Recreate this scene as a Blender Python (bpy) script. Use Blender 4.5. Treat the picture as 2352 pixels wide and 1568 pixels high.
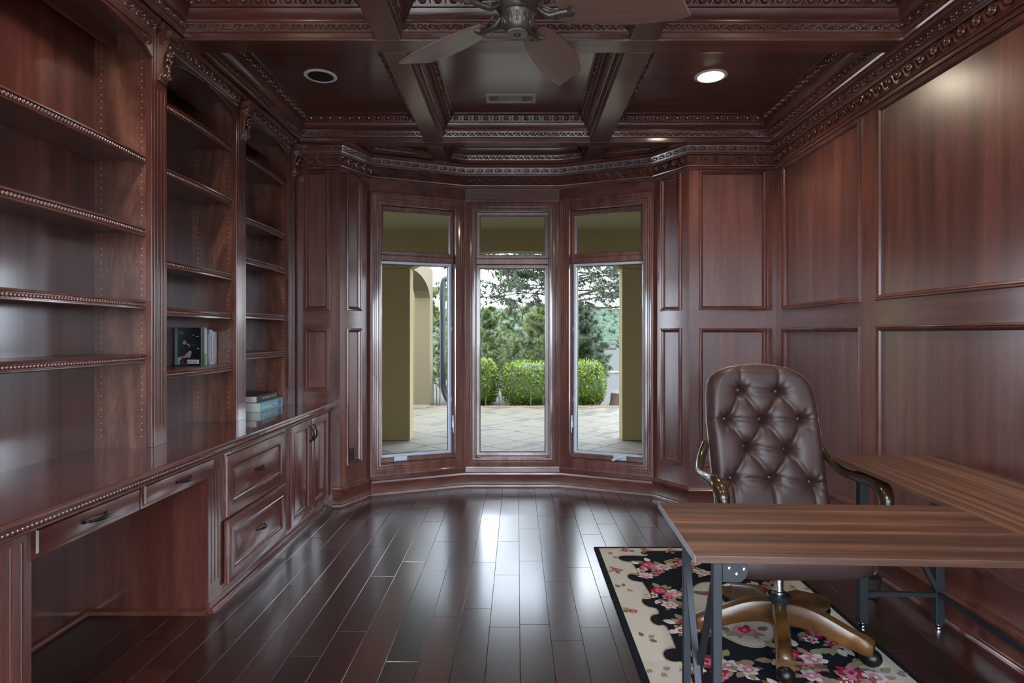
import bpy, bmesh, math, random
from mathutils import Vector, Matrix
random.seed(7)
PI = math.pi
for o in list(bpy.data.objects): bpy.data.objects.remove(o)
C = bpy.context.scene.collection
S = bpy.context.scene

# ------------------------------------------------------------------ camera
FPX, CAMZ, VPX, VPY = 1360.0, 1.29, 1188.0, 768.0
cam = bpy.data.cameras.new('camera'); camo = bpy.data.objects.new('camera', cam); C.objects.link(camo)
cam.sensor_width = 36.0; cam.sensor_fit = 'HORIZONTAL'
cam.lens = FPX / 2352 * 36
cam.shift_x = -(VPX - 1176) / 2352; cam.shift_y = -(784 - VPY) / 2352
camo.location = (0, 0, CAMZ); camo.rotation_euler = (PI / 2, 0, 0)
cam.clip_start = 0.05; cam.clip_end = 1500
S.camera = camo

# ------------------------------------------------------------------ sky
W = bpy.data.worlds.new('overcast_sky'); S.world = W; W.use_nodes = True
wn, wl = W.node_tree.nodes, W.node_tree.links
wn.clear()
tc = wn.new('ShaderNodeTexCoord'); mp = wn.new('ShaderNodeMapping'); mp.inputs['Scale'].default_value = (1.6, 1.6, 5.0)
nz = wn.new('ShaderNodeTexNoise'); nz.inputs['Scale'].default_value = 2.2; nz.inputs['Detail'].default_value = 5
rp = wn.new('ShaderNodeValToRGB')
rp.color_ramp.elements[0].position = .35; rp.color_ramp.elements[0].color = (.67, .765, .96, 1)
rp.color_ramp.elements[1].position = .68; rp.color_ramp.elements[1].color = (.86, .92, 1.0, 1)
bg = wn.new('ShaderNodeBackground'); bg.inputs['Strength'].default_value = 3.3
wo = wn.new('ShaderNodeOutputWorld')
wl.new(tc.outputs['Generated'], mp.inputs['Vector']); wl.new(mp.outputs[0], nz.inputs['Vector'])
wl.new(nz.outputs['Fac'], rp.inputs[0]); wl.new(rp.outputs[0], bg.inputs['Color']); wl.new(bg.outputs[0], wo.inputs['Surface'])

S.view_settings.view_transform = 'Standard'; S.view_settings.look = 'None'
S.view_settings.gamma = 1.0; S.view_settings.use_curve_mapping = False
S.view_settings.exposure = 2.15

# ------------------------------------------------------------------ helpers
def V(*a): return Vector(a)
class Fr:
    """plane frame: u along, v up, n out"""
    def __init__(s, O, U, Vv, N=None):
        s.O, s.U, s.V = Vector(O), Vector(U).normalized(), Vector(Vv).normalized()
        s.N = Vector(N).normalized() if N else s.U.cross(s.V)
    def p(s, u, v, n=0): return s.O + s.U * u + s.V * v + s.N * n
WORLD = Fr((0, 0, 0), (1, 0, 0), (0, 1, 0))
def wallfr(a, b): return Fr((a[0], a[1], 0), (b[0] - a[0], b[1] - a[1], 0), (0, 0, 1))

def offs(path, d, closed):
    n = len(path); out = []
    for i in range(n):
        ls = []
        for j in ((i - 1, i), (i, i + 1)):
            if not closed and (j[0] < 0 or j[1] > n - 1): continue
            a, b = Vector(path[j[0] % n]), Vector(path[j[1] % n]); e = (b - a).normalized(); ls.append(Vector((-e.y, e.x)))
        m = ls[0] if len(ls) == 1 else (ls[0] + ls[1]) / max(.15, 1 + ls[0].dot(ls[1]))
        out.append(Vector(path[i]) + m * d)
    return out

class MB:
    def __init__(s): s.v, s.f, s.m = [], [], []
    def add(s, vs, fs, m=0):
        b = len(s.v); s.v += [tuple(x) for x in vs]
        s.f += [tuple(b + i for i in f) for f in fs]; s.m += [m] * len(fs); return s
    def box(s, x0, x1, y0, y1, z0, z1, fr=WORLD, m=0):
        p = [fr.p(x, y, z) for z in (z0, z1) for x, y in ((x0, y0), (x1, y0), (x1, y1), (x0, y1))]
        return s.add(p, [(3, 2, 1, 0), (4, 5, 6, 7), (0, 1, 5, 4), (1, 2, 6, 5), (2, 3, 7, 6), (3, 0, 4, 7)], m)
    def cbox(s, x0, x1, y0, y1, z0, z1, c, fr=WORLD, m=0):
        """box chamfered on its top edges"""
        r = lambda a, z: [fr.p(x, y, z) for x, y in ((x0 + a, y0 + a), (x1 - a, y0 + a), (x1 - a, y1 - a), (x0 + a, y1 - a))]
        p = r(0, z0) + r(0, z1 - c) + r(c, z1); fs = [(3, 2, 1, 0), (8, 9, 10, 11)]
        for k in (0, 4):
            for i in range(4): fs.append((k + i, k + (i + 1) % 4, k + 4 + (i + 1) % 4, k + 4 + i))
        return s.add(p, fs, m)
    def rings(s, fr, u0, u1, v0, v1, prof, m=0, cap=True):
        p, fs = [], []
        for d, h in prof: p += [fr.p(u0 + d, v0 + d, h), fr.p(u1 - d, v0 + d, h), fr.p(u1 - d, v1 - d, h), fr.p(u0 + d, v1 - d, h)]
        for k in range(len(prof) - 1):
            for i in range(4): fs.append((4 * k + i, 4 * k + (i + 1) % 4, 4 * k + 4 + (i + 1) % 4, 4 * k + 4 + i))
        if cap: e = 4 * (len(prof) - 1); fs.append((e, e + 1, e + 2, e + 3)); fs.append((3, 2, 1, 0))
        return s.add(p, fs, m)
    def sweep(s, fr, path, prof, closed=False, m=0):
        n, k = len(path), len(prof); cols = [offs(path, d, closed) for d, h in prof]; p, fs = [], []
        for i in range(n):
            for j in range(k): q = cols[j][i]; p.append(fr.p(q.x, q.y, prof[j][1]))
        for i in range(n if closed else n - 1):
            for j in range(k):
                a, b = i * k, ((i + 1) % n) * k; fs.append((a + j, b + j, b + (j + 1) % k, a + (j + 1) % k))
        if not closed: fs += [tuple(range(k)), tuple(reversed(range((n - 1) * k, n * k)))]
        return s.add(p, fs, m)
    def prism(s, fr, poly, n0, n1, m=0):
        k = len(poly); p = [fr.p(a, b, n0) for a, b in poly] + [fr.p(a, b, n1) for a, b in poly]
        return s.add(p, [tuple(reversed(range(k))), tuple(range(k, 2 * k))] + [(i, (i + 1) % k, k + (i + 1) % k, k + i) for i in range(k)], m)
    def ell(s, c, a, b, d, seg=8, rings=4, half=False, m=0):
        c, a, b, d = Vector(c), Vector(a), Vector(b), Vector(d); p, fs = [], []
        r0 = 0 if not half else rings // 2
        for i in range(rings + 1):
            t = (PI * i / rings - PI / 2) if not half else (PI / 2 * i / rings)
            for j in range(seg):
                q = 2 * PI * j / seg; p.append(c + a * (math.cos(t) * math.cos(q)) + b * (math.cos(t) * math.sin(q)) + d * math.sin(t))
        for i in range(rings):
            for j in range(seg): fs.append((i * seg + j, i * seg + (j + 1) % seg, (i + 1) * seg + (j + 1) % seg, (i + 1) * seg + j))
        return s.add(p, fs, m)
    def tube(s, pts, rad, seg=8, m=0, ref=None, flat=1.0, caps=True):
        pts = [Vector(q) for q in pts]; n = len(pts); p, fs = [], []
        if not hasattr(rad, '__len__'): rad = [rad] * n
        prev = None
        for i in range(n):
            t = (pts[min(i + 1, n - 1)] - pts[max(i - 1, 0)]).normalized()
            r0 = Vector(ref) if ref else (prev if prev else (V(0, 0, 1) if abs(t.z) < .9 else V(1, 0, 0)))
            x = (r0 - t * r0.dot(t)).normalized(); y = t.cross(x); prev = x
            for j in range(seg): q = 2 * PI * (j + .5) / seg; p.append(pts[i] + (x * math.cos(q) + y * math.sin(q) * flat) * rad[i])
        for i in range(n - 1):
            for j in range(seg): fs.append((i * seg + j, i * seg + (j + 1) % seg, (i + 1) * seg + (j + 1) % seg, (i + 1) * seg + j))
        if caps: fs += [tuple(reversed(range(seg))), tuple(range((n - 1) * seg, n * seg))]
        return s.add(p, fs, m)
    def lathe(s, c, prof, seg=24, m=0, ax=(0, 0, 1)):
        c, ax = Vector(c), Vector(ax).normalized(); x = ax.orthogonal().normalized(); y = ax.cross(x); p, fs = [], []
        for r, h in prof:
            for j in range(seg): q = 2 * PI * j / seg; p.append(c + (x * math.cos(q) + y * math.sin(q)) * r + ax * h)
        for i in range(len(prof) - 1):
            for j in range(seg): fs.append((i * seg + j, i * seg + (j + 1) % seg, (i + 1) * seg + (j + 1) % seg, (i + 1) * seg + j))
        fs += [tuple(reversed(range(seg))), tuple(range((len(prof) - 1) * seg, len(prof) * seg))]
        return s.add(p, fs, m)
    def inst(s, mo, fr, m=0):
        b = len(s.v); s.v += [tuple(fr.p(*q)) for q in mo.v]; s.f += [tuple(b + i for i in f) for f in mo.f]; s.m += [m] * len(mo.f); return s

def crv(pts, n=6):
    """Catmull-Rom through the points"""
    P = [Vector(p) for p in pts]; out = []
    for i in range(len(P) - 1):
        a, b, c, d = P[max(i - 1, 0)], P[i], P[i + 1], P[min(i + 2, len(P) - 1)]
        for k in range(n):
            t = k / n; out.append(.5 * (2 * b + (c - a) * t + (2 * a - 5 * b + 4 * c - d) * t * t + (3 * b - a - 3 * c + d) * t ** 3))
    return out + [P[-1]]

def mesh_of(name, mb, mats, smooth=None, recalc=True):
    me = bpy.data.meshes.new(name); me.from_pydata(mb.v, [], mb.f)
    for m in (mats if isinstance(mats, (list, tuple)) else [mats]): me.materials.append(m)
    me.polygons.foreach_set('material_index', mb.m)
    if recalc:
        bm = bmesh.new(); bm.from_mesh(me); bmesh.ops.recalc_face_normals(bm, faces=bm.faces); bm.to_mesh(me); bm.free()
    if smooth:
        me.shade_smooth()
        if smooth < 180: me.set_sharp_from_angle(angle=math.radians(smooth))
    me.update(); return me
def tag(o, label=None, cat=None, group=None, kind=None):
    if label: o['label'] = label
    if cat: o['category'] = cat
    if group: o['group'] = group
    if kind: o['kind'] = kind
    return o
def obj(name, mb, mats, parent=None, smooth=None, bevel=0, recalc=True, **k):
    o = bpy.data.objects.new(name, mesh_of(name, mb, mats, smooth, recalc) if isinstance(mb, MB) else mb); C.objects.link(o)
    if parent: o.parent = parent
    if bevel:
        b = o.modifiers.new('bevel', 'BEVEL'); b.width = bevel; b.segments = 2; b.limit_method = 'ANGLE'; b.angle_limit = math.radians(40)
    return tag(o, **k)
def empty(name, loc=(0, 0, 0), rz=0, **k):
    o = bpy.data.objects.new(name, None); C.objects.link(o); o.location = loc; o.rotation_euler = (0, 0, rz); o.empty_display_size = .05
    return tag(o, **k)
def struct(name, mb, mats, label=None, **k):
    return obj(name, mb, mats, kind='structure', label=label, **k)
def text_mb(txt, size, fr, n=0.0006):
    cu = bpy.data.curves.new('t', 'FONT'); cu.body = txt; cu.size = size; cu.align_x = 'CENTER'; cu.align_y = 'CENTER'; cu.resolution_u = 2
    o = bpy.data.objects.new('t', cu); C.objects.link(o); bpy.context.view_layer.update()
    me = bpy.data.meshes.new_from_object(o.evaluated_get(bpy.context.evaluated_depsgraph_get()))
    mb = MB().add([fr.p(v.co.x, v.co.y, n) for v in me.vertices], [tuple(p.vertices) for p in me.polygons])
    bpy.data.objects.remove(o); bpy.data.curves.remove(cu); return mb

# ------------------------------------------------------------------ materials
def nmat(name):
    m = bpy.data.materials.new(name); m.use_nodes = True; n, l = m.node_tree.nodes, m.node_tree.links
    return m, n, l, n['Principled BSDF']
def plain(name, col, rough=.5, metal=0, coat=0, bump=0, bscale=60, var=0, spec=.5):
    m, n, l, b = nmat(name); b.inputs['Base Color'].default_value = (*col, 1); b.inputs['Roughness'].default_value = rough
    b.inputs['Metallic'].default_value = metal; b.inputs['Coat Weight'].default_value = coat; b.inputs['Specular IOR Level'].default_value = spec
    b.inputs['Coat Roughness'].default_value = .08
    if bump or var:
        t = n.new('ShaderNodeTexCoord'); z = n.new('ShaderNodeTexNoise'); z.inputs['Scale'].default_value = bscale; z.inputs['Detail'].default_value = 4
        l.new(t.outputs['Object'], z.inputs['Vector'])
        if bump:
            u = n.new('ShaderNodeBump'); u.inputs['Strength'].default_value = bump; u.inputs['Distance'].default_value = .01
            l.new(z.outputs['Fac'], u.inputs['Height']); l.new(u.outputs[0], b.inputs['Normal'])
        if var:
            r = n.new('ShaderNodeValToRGB'); a, c = r.color_ramp.elements; a.position, c.position = .3, .7
            a.color = (*[x * (1 - var) for x in col], 1); c.color = (*[min(1, x * (1 + var)) for x in col], 1)
            l.new(z.outputs['Fac'], r.inputs[0]); l.new(r.outputs[0], b.inputs['Base Color'])
    return m
def wood(name, axis, dark, mid, light, rough=.32, coat=.5, crough=.14, stretch=16, scale=16, bump=.07, tilevar=.0, streak=None, figure=.5, cior=1.75, lo=.34, hi=.66):
    m, n, l, b = nmat(name)
    t = n.new('ShaderNodeTexCoord'); oi = n.new('ShaderNodeObjectInfo')
    k = n.new('ShaderNodeVectorMath'); k.operation = 'MULTIPLY'; k.inputs[1].default_value = (0, 0, 0)
    sc = n.new('ShaderNodeMath'); sc.operation = 'MULTIPLY'; sc.inputs[1].default_value = 23.0
    l.new(oi.outputs['Random'], sc.inputs[0])
    ad = n.new('ShaderNodeVectorMath'); ad.operation = 'ADD'; l.new(t.outputs['Object'], ad.inputs[0]); l.new(sc.outputs[0], ad.inputs[1])
    mp = n.new('ShaderNodeMapping'); s = [1, 1, 1]; s['xyz'.index(axis)] = 1 / stretch; mp.inputs['Scale'].default_value = s
    l.new(ad.outputs[0], mp.inputs['Vector'])
    z1 = n.new('ShaderNodeTexNoise'); z1.inputs['Scale'].default_value = scale; z1.inputs['Detail'].default_value = 6; z1.inputs['Distortion'].default_value = figure
    z2 = n.new('ShaderNodeTexNoise'); z2.inputs['Scale'].default_value = 2.3; z2.inputs['Detail'].default_value = 3
    mp2 = n.new('ShaderNodeMapping'); s2 = [1, 1, 1]; s2['xyz'.index(axis)] = .35; mp2.inputs['Scale'].default_value = s2
    l.new(ad.outputs[0], mp2.inputs['Vector'])
    z3 = n.new('ShaderNodeTexNoise'); z3.inputs['Scale'].default_value = scale * 14; z3.inputs['Detail'].default_value = 3
    l.new(mp.outputs[0], z1.inputs['Vector']); l.new(mp2.outputs[0], z2.inputs['Vector']); l.new(mp.outputs[0], z3.inputs['Vector'])
    a1 = n.new('ShaderNodeMath'); a1.operation = 'MULTIPLY_ADD'; a1.inputs[1].default_value = .50; l.new(z1.outputs['Fac'], a1.inputs[0])
    a2 = n.new('ShaderNodeMath'); a2.operation = 'MULTIPLY_ADD'; a2.inputs[1].default_value = .28; l.new(z2.outputs['Fac'], a2.inputs[0])
    a3 = n.new('ShaderNodeMath'); a3.operation = 'MULTIPLY_ADD'; a3.inputs[1].default_value = .22; a3.inputs[2].default_value = 0; l.new(z3.outputs['Fac'], a3.inputs[0])
    l.new(a3.outputs[0], a2.inputs[2]); l.new(a2.outputs[0], a1.inputs[2])
    last = a1.outputs[0]
    if tilevar:
        tv = n.new('ShaderNodeMath'); tv.operation = 'MULTIPLY_ADD'; tv.inputs[1].default_value = tilevar; l.new(oi.outputs['Random'], tv.inputs[0]); l.new(last, tv.inputs[2])
        sb = n.new('ShaderNodeMath'); sb.operation = 'SUBTRACT'; sb.inputs[1].default_value = tilevar / 2; l.new(tv.outputs[0], sb.inputs[0]); last = sb.outputs[0]
    r = n.new('ShaderNodeValToRGB'); e = r.color_ramp.elements
    e[0].position, e[0].color = lo, (*dark, 1); e[1].position, e[1].color = hi, (*light, 1); q = e.new(.5); q.color = (*mid, 1)
    if streak:
        for ps, cc in streak: q = e.new(ps); q.color = (*cc, 1)
    l.new(last, r.inputs[0]); l.new(r.outputs[0], b.inputs['Base Color'])
    b.inputs['Roughness'].default_value = rough; b.inputs['Coat Weight'].default_value = coat; b.inputs['Coat Roughness'].default_value = crough; b.inputs['Coat IOR'].default_value = cior
    if bump:
        u = n.new('ShaderNodeBump'); u.inputs['Strength'].default_value = bump; u.inputs['Distance'].default_value = .004
        l.new(a1.outputs[0], u.inputs['Height']); l.new(u.outputs[0], b.inputs['Normal'])
    return m
MD, MM, ML = (.045, .0115, .009), (.098, .0275, .0205), (.172, .058, .039)
WZ = wood('mahogany_vertical', 'z', MD, MM, ML); WX = wood('mahogany_across', 'x', MD, MM, ML); WY = wood('mahogany_along', 'y', MD, MM, ML)
WP = wood('mahogany_wall_panel', 'z', MD, MM, ML, crough=.26, coat=.7, bump=.14)
WC = wood('mahogany_carved', 'y', (.06, .018, .013), (.11, .036, .026), (.16, .06, .04), rough=.28, coat=.8, crough=.12)
WFIG = wood('mahogany_figured', 'z', (.055, .018, .012), (.115, .042, .028), (.23, .10, .062), stretch=4, scale=5, figure=2.2, lo=.38, hi=.64)
WTOP = wood('mahogany_polished_top', 'y', (.06, .013, .012), (.09, .021, .017), (.13, .034, .025), rough=.2, coat=.9, crough=.04)
WCEIL = wood('mahogany_ceiling', 'x', (.05, .016, .012), (.095, .032, .022), (.15, .055, .036), rough=.3, coat=.9, crough=.18)
WFLOOR = wood('dark_plank_floor', 'y', (.010, .0035, .003), (.021, .0065, .005), (.042, .013, .009), rough=.32, coat=.9, crough=.19, tilevar=.30, scale=14, cior=1.8)
GAP = plain('floor_joint', (.10, .06, .045), .7)
WDESK = wood('zebra_walnut_laminate_x', 'x', (.024, .008, .005), (.098, .037, .019), (.26, .125, .068), rough=.42, coat=.1, cior=1.5, lo=.38, hi=.62, stretch=60, scale=26, bump=0, figure=.1, streak=[(.44, (.05, .019, .011)), (.56, (.165, .072, .040))])
WDESKY = wood('zebra_walnut_laminate_y', 'y', (.024, .008, .005), (.082, .031, .016), (.21, .10, .055), rough=.42, coat=.1, cior=1.5, lo=.38, hi=.62, stretch=60, scale=22, bump=0, figure=.1, streak=[(.42, (.07, .027, .016))])
WCHAIR = wood('chair_oak', 'x', (.026, .010, .003), (.085, .036, .009), (.17, .078, .020), rough=.32, coat=.6, crough=.2, stretch=6, cior=1.5)
WFAN = wood('fan_blade_walnut', 'x', (.16, .085, .07), (.22, .125, .10), (.28, .165, .14), rough=.34, coat=.9, crough=.25)
BRONZE = plain('dark_bronze', (.03, .028, .026), .34, .85, bump=.15, bscale=140)
FANM = plain('antique_pewter_bronze', (.15, .135, .12), .42, .7, bump=.12, bscale=120, var=.3)
BLACKM = plain('black_powder_steel', (.03, .034, .04), .42, .55)
CHROME = plain('chrome', (.75, .75, .76), .12, 1)
LEATHER = plain('oxblood_leather', (.044, .021, .019), .43, 0, .0, bump=.06, bscale=260, var=.25)
PIPING = plain('leather_piping', (.20, .13, .12), .35)
BTN = plain('leather_button', (.16, .10, .11), .3)
SASH = plain('grey_blue_sash', (.50, .56, .66), .3, .15)
WSASH = wood('sash_wood', 'z', (.11, .05, .045), (.17, .085, .075), (.24, .13, .115), rough=.25, coat=.8, crough=.1)
WCASE = wood('window_casing_wood', 'z', (.075, .026, .022), (.14, .056, .047), (.21, .095, .08), rough=.26, coat=.9, crough=.12)
BLK = plain('black_gasket', (.006, .006, .007), .5)
OUTLET = plain('black_outlet', (.008, .007, .007), .35)
WHITE = plain('white_trim_metal', (.92, .92, .94), .4)
VENT = plain('beige_vent_metal', (.42, .41, .36), .5)
PIN = plain('shelf_pin_bushing', (.62, .56, .48), .4)
STUCCO = plain('tan_stucco', (.19, .145, .062), .9, bump=.35, bscale=90, var=.10)
STUCCOL = plain('pale_stucco', (.105, .082, .042), .9, bump=.3, bscale=90, var=.06)
SOFFIT = plain('porch_ceiling_paint', (.15, .125, .05), .85)
GUTTER = plain('dark_green_gutter', (.010, .014, .013), .6)
SOIL = plain('brown_mulch', (.022, .015, .010), .95, bump=.6, bscale=30, var=.5)
BARK = plain('pine_bark', (.035, .026, .022), .9, bump=.6, bscale=14, var=.4)
def glass():
    m, n, l, b = nmat('window_glass'); n.remove(b)
    t = n.new('ShaderNodeBsdfTransparent'); t.inputs[0].default_value = (.97, .98, .97, 1); g = n.new('ShaderNodeBsdfGlossy'); g.inputs['Roughness'].default_value = 0
    f = n.new('ShaderNodeFresnel'); f.inputs[0].default_value = 1.06; x = n.new('ShaderNodeMixShader')
    l.new(f.outputs[0], x.inputs[0]); l.new(t.outputs[0], x.inputs[1]); l.new(g.outputs[0], x.inputs[2]); l.new(x.outputs[0], n['Material Output'].inputs[0]); return m
GLASS = glass()
def foliage(name, a, b_, c, spread=14, rough=.5):
    m, n, l, b = nmat(name); t = n.new('ShaderNodeTexCoord'); z = n.new('ShaderNodeTexNoise'); z.inputs['Scale'].default_value = spread; z.inputs['Detail'].default_value = 2
    r = n.new('ShaderNodeValToRGB'); e = r.color_ramp.elements; e[0].position, e[0].color = .3, (*a, 1); e[1].position, e[1].color = .7, (*c, 1); q = e.new(.5); q.color = (*b_, 1)
    l.new(t.outputs['Object'], z.inputs['Vector']); l.new(z.outputs['Fac'], r.inputs[0]); l.new(r.outputs[0], b.inputs['Base Color']); b.inputs['Roughness'].default_value = rough
    tr = n.new('ShaderNodeBsdfTranslucent'); mx = n.new('ShaderNodeMixShader'); mx.inputs[0].default_value = .3
    l.new(r.outputs[0], tr.inputs[0]); l.new(b.outputs[0], mx.inputs[1]); l.new(tr.outputs[0], mx.inputs[2]); l.new(mx.outputs[0], n['Material Output'].inputs[0]); return m
HEDGE = foliage('yellow_green_leaves', (.03, .06, .001), (.085, .135, .002), (.17, .205, .004))
NEEDLE = foliage('pine_needles', (.014, .028, .010), (.030, .05, .017), (.055, .074, .026), 3)
NEEDLE2 = foliage('young_pine_needles', (.028, .050, .007), (.060, .088, .013), (.11, .125, .024), 2)
BLADE = foliage('iris_blades', (.025, .045, .007), (.05, .075, .02), (.085, .105, .04), 6)

# ------------------------------------------------------------------ room dimensions
XR, XB, XP, XC, XF = 1.948, -1.925, -1.66, -1.385, -1.43      # right wall, bookcase back, pilaster face, counter nose, base face
YF, YBK = 4.452, -1.1
ZB, ZC = 2.72, 2.90
P0L, P1L, P2L, P2R, P1R, P0R = (-1.332, YF), (-1.184, 4.750), (-.442, 5.056), (.360, 5.056), (1.098, 4.750), (1.293, YF)
ZTOP = 3.05

# floor of single planks
fl = MB().box(-2.05, 2.1, YBK, 5.3, -.14, -.016)
floor = struct('floor', fl, GAP, 'dark glossy hardwood plank floor')
pw, px0 = .1327, .0113
rnd = random.Random(3); planks = {}
def inside(x, y):
    if y < YF: return True
    if x < P0L[0] or x > P0R[0]: return False
    return True
i0, i1 = int((-2.0 - px0) / pw) - 1, int((XR - px0) / pw) + 1
for i in range(i0, i1):
    x0 = px0 + i * pw; x0c, x1c = max(x0, -2.0), min(x0 + pw, XR)
    if x1c - x0c < .02: continue
    xm = (x0c + x1c) / 2
    yend = YF + .02 if (xm < P0L[0] - .05 or xm > P0R[0] + .05) else (5.07 if P2L[0] - .05 < xm < P2R[0] + .05 else (4.78 + .30 * (1 - min(1, (abs(xm + .04) - .40) / .74)) if abs(xm) < 1.2 else 4.72))
    y = YBK + rnd.random() * .5 - .3
    while y < yend:
        ln = rnd.choice((.42, .55, .74, .95, 1.22, 1.22)) * (.9 + .2 * rnd.random()); a, b = max(y, YBK), min(y + ln, yend); y += ln
        if b - a < .03: continue
        g = .0007; mb = MB().cbox(-(x1c - x0c) / 2 + g, (x1c - x0c) / 2 - g, -(b - a) / 2 + g, (b - a) / 2 - g, -.016, 0, .0011)
        o = obj('floor_plank', mb, WFLOOR, floor); o.location = (xm, (a + b) / 2, rnd.uniform(-.0004, 0))

# ------------------------------------------------------------------ carved motifs (t along, u up, n out)
def mo_egg(w, h):
    m = MB(); m.ell((w / 2, h * .52, 0), (w * .27, 0, 0), (0, h * .44, 0), (0, 0, .016), 10, 4, True)
    m.tube([(w / 2 + w * .40 * math.cos(a), h * .55 + h * .52 * math.sin(a), .004) for a in [PI * (1.02 + .98 * k / 8) - PI * .0 for k in range(9)]] , .0032, 5)
    m.tube([(w * .1, h * .95, .003), (w * .1, h * .5, .004)], .003, 5); m.tube([(w * .9, h * .95, .003), (w * .9, h * .5, .004)], .003, 5)
    m.ell((0, h * .38, 0), (w * .055, 0, 0), (0, h * .36, 0), (0, 0, .009), 6, 2, True); m.ell((0, h * .86, 0), (w * .08, 0, 0), (0, h * .1, 0), (0, 0, .008), 6, 2, True)
    return m
def mo_leaf(w, h):
    m = MB(); 
    for k, (t, u, a, L, n) in enumerate(((.30, .5, .62, .46, .011), (.55, .36, .45, .26, .008), (.12, .66, .5, .24, .008), (.78, .62, 1.9, .2, .009), (.92, .32, .2, .17, .007))):
        ca, sa = math.cos(a), math.sin(a); m.ell((t * w, u * h, 0), (ca * L * w, sa * L * w, 0), (-sa * h * .15, ca * h * .15, 0), (0, 0, n), 8, 2, True)
    m.tube([(w * k / 6, h * (.5 + .32 * math.sin(2 * PI * k / 6)), .004) for k in range(7)], .0028, 4); return m
def mo_wave(w, h):
    m = MB(); pts = []
    c = (w * .52, h * .54)
    for k in range(15):
        a = PI * 1.35 - k * (2 * PI * 1.45) / 14; r = h * .44 * (1 - .055 * k); pts.append((c[0] + r * math.cos(a + PI), c[1] + r * math.sin(a + PI), .006))
    tail = [(-w * .42, h * .10, .002), (-w * .2, h * .08, .004), (w * .0, h * .30, .005), (w * .14, h * .72, .006)]
    sp = []
    for k in range(16):
        a = PI * .85 - k * (2 * PI * 1.35) / 15; r = h * .40 * (1 - .05 * k); sp.append((c[0] + r * math.cos(a), c[1] + r * math.sin(a), .0085))
    m.tube(crv(tail + sp[:1], 3)[:-1] + sp, .0052, 6)
    m.tube([(q[0] + .004, q[1] - .006, q[2] - .002) for q in crv(tail + sp[:1], 3)], .003, 4)
    m.ell((*c, 0), (w * .10, 0, 0), (0, h * .13, 0), (0, 0, .016), 8, 2, True)
    for a in (.6, 1.5, 2.4, -.3): m.ell((c[0] + h * .2 * math.cos(a), c[1] + h * .2 * math.sin(a), 0), (.010 * math.cos(a), .010 * math.sin(a), 0), (-.005 * math.sin(a), .005 * math.cos(a), 0), (0, 0, .009), 6, 2, True)
    for a, t, u in ((.9, .86, .78), (.5, .95, .62), (1.3, .78, .9)): m.ell((t * w, u * h, 0), (.013 * math.cos(a), .013 * math.sin(a), 0), (-.0045 * math.sin(a), .0045 * math.cos(a), 0), (0, 0, .008), 6, 2, True)
    return m
def mo_floral(w, h):
    m = MB()
    for a in range(5): q = a * 2 * PI / 5 + .3; m.ell((w * .28 + h * .2 * math.cos(q), h * .5 + h * .2 * math.sin(q), 0), (h * .16 * math.cos(q), h * .16 * math.sin(q), 0), (-h * .10 * math.sin(q), h * .10 * math.cos(q), 0), (0, 0, .008), 6, 2, True)
    m.ell((w * .28, h * .5, 0), (h * .08, 0, 0), (0, h * .08, 0), (0, 0, .012), 6, 2, True)
    for t, u, a, L in ((.62, .66, .6, .17), (.70, .34, -.5, .17), (.86, .6, 2.3, .13), (.88, .3, 1.0, .12), (.52, .25, .2, .12), (.5, .82, -.2, .11)):
        ca, sa = math.cos(a), math.sin(a); m.ell((t * w, u * h, 0), (ca * L * w, sa * L * w, 0), (-sa * h * .085, ca * h * .085, 0), (0, 0, .009), 6, 2, True)
    return m
def mo_rope(w, h):
    return MB().ell((w / 2, h / 2, 0), (w * .42, h * .16, 0), (-w * .12, h * .5, 0), (0, 0, h * .42), 6, 2, True)
def strip(mb, path, closed, d0, z0, d1, z1, motif, w, skip=(), inset=0):
    """carved band between profile points (d0,z0) and (d1,z1) along a path in plan"""
    h = math.hypot(d1 - d0, z1 - z0); q = offs(path, (d0 + d1) / 2, closed); n = len(q)
    mo = motif(w, h)
    for i in range(n if closed else n - 1):
        if i in skip: continue
        a, b = q[i], q[(i + 1) % n]; L = (b - a).length - 2 * inset
        if L < w * .6: continue
        e = (b - a).normalized(); l = Vector((-e.y, e.x)); T = V(e.x, e.y, 0); l3 = V(l.x, l.y, 0)
        U = (l3 * (d1 - d0) + V(0, 0, z1 - z0)).normalized(); N = (l3 * (z1 - z0) - V(0, 0, d1 - d0)).normalized()
        k = max(1, round(L / w)); st = L / k
        for j in range(k):
            c = a + e * (inset + st * j); fr = Fr((c.x, c.y, (z0 + z1) / 2), T, U, N); fr.O = fr.O - U * (h / 2); mb.inst(mo, fr)
    return mb

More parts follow.
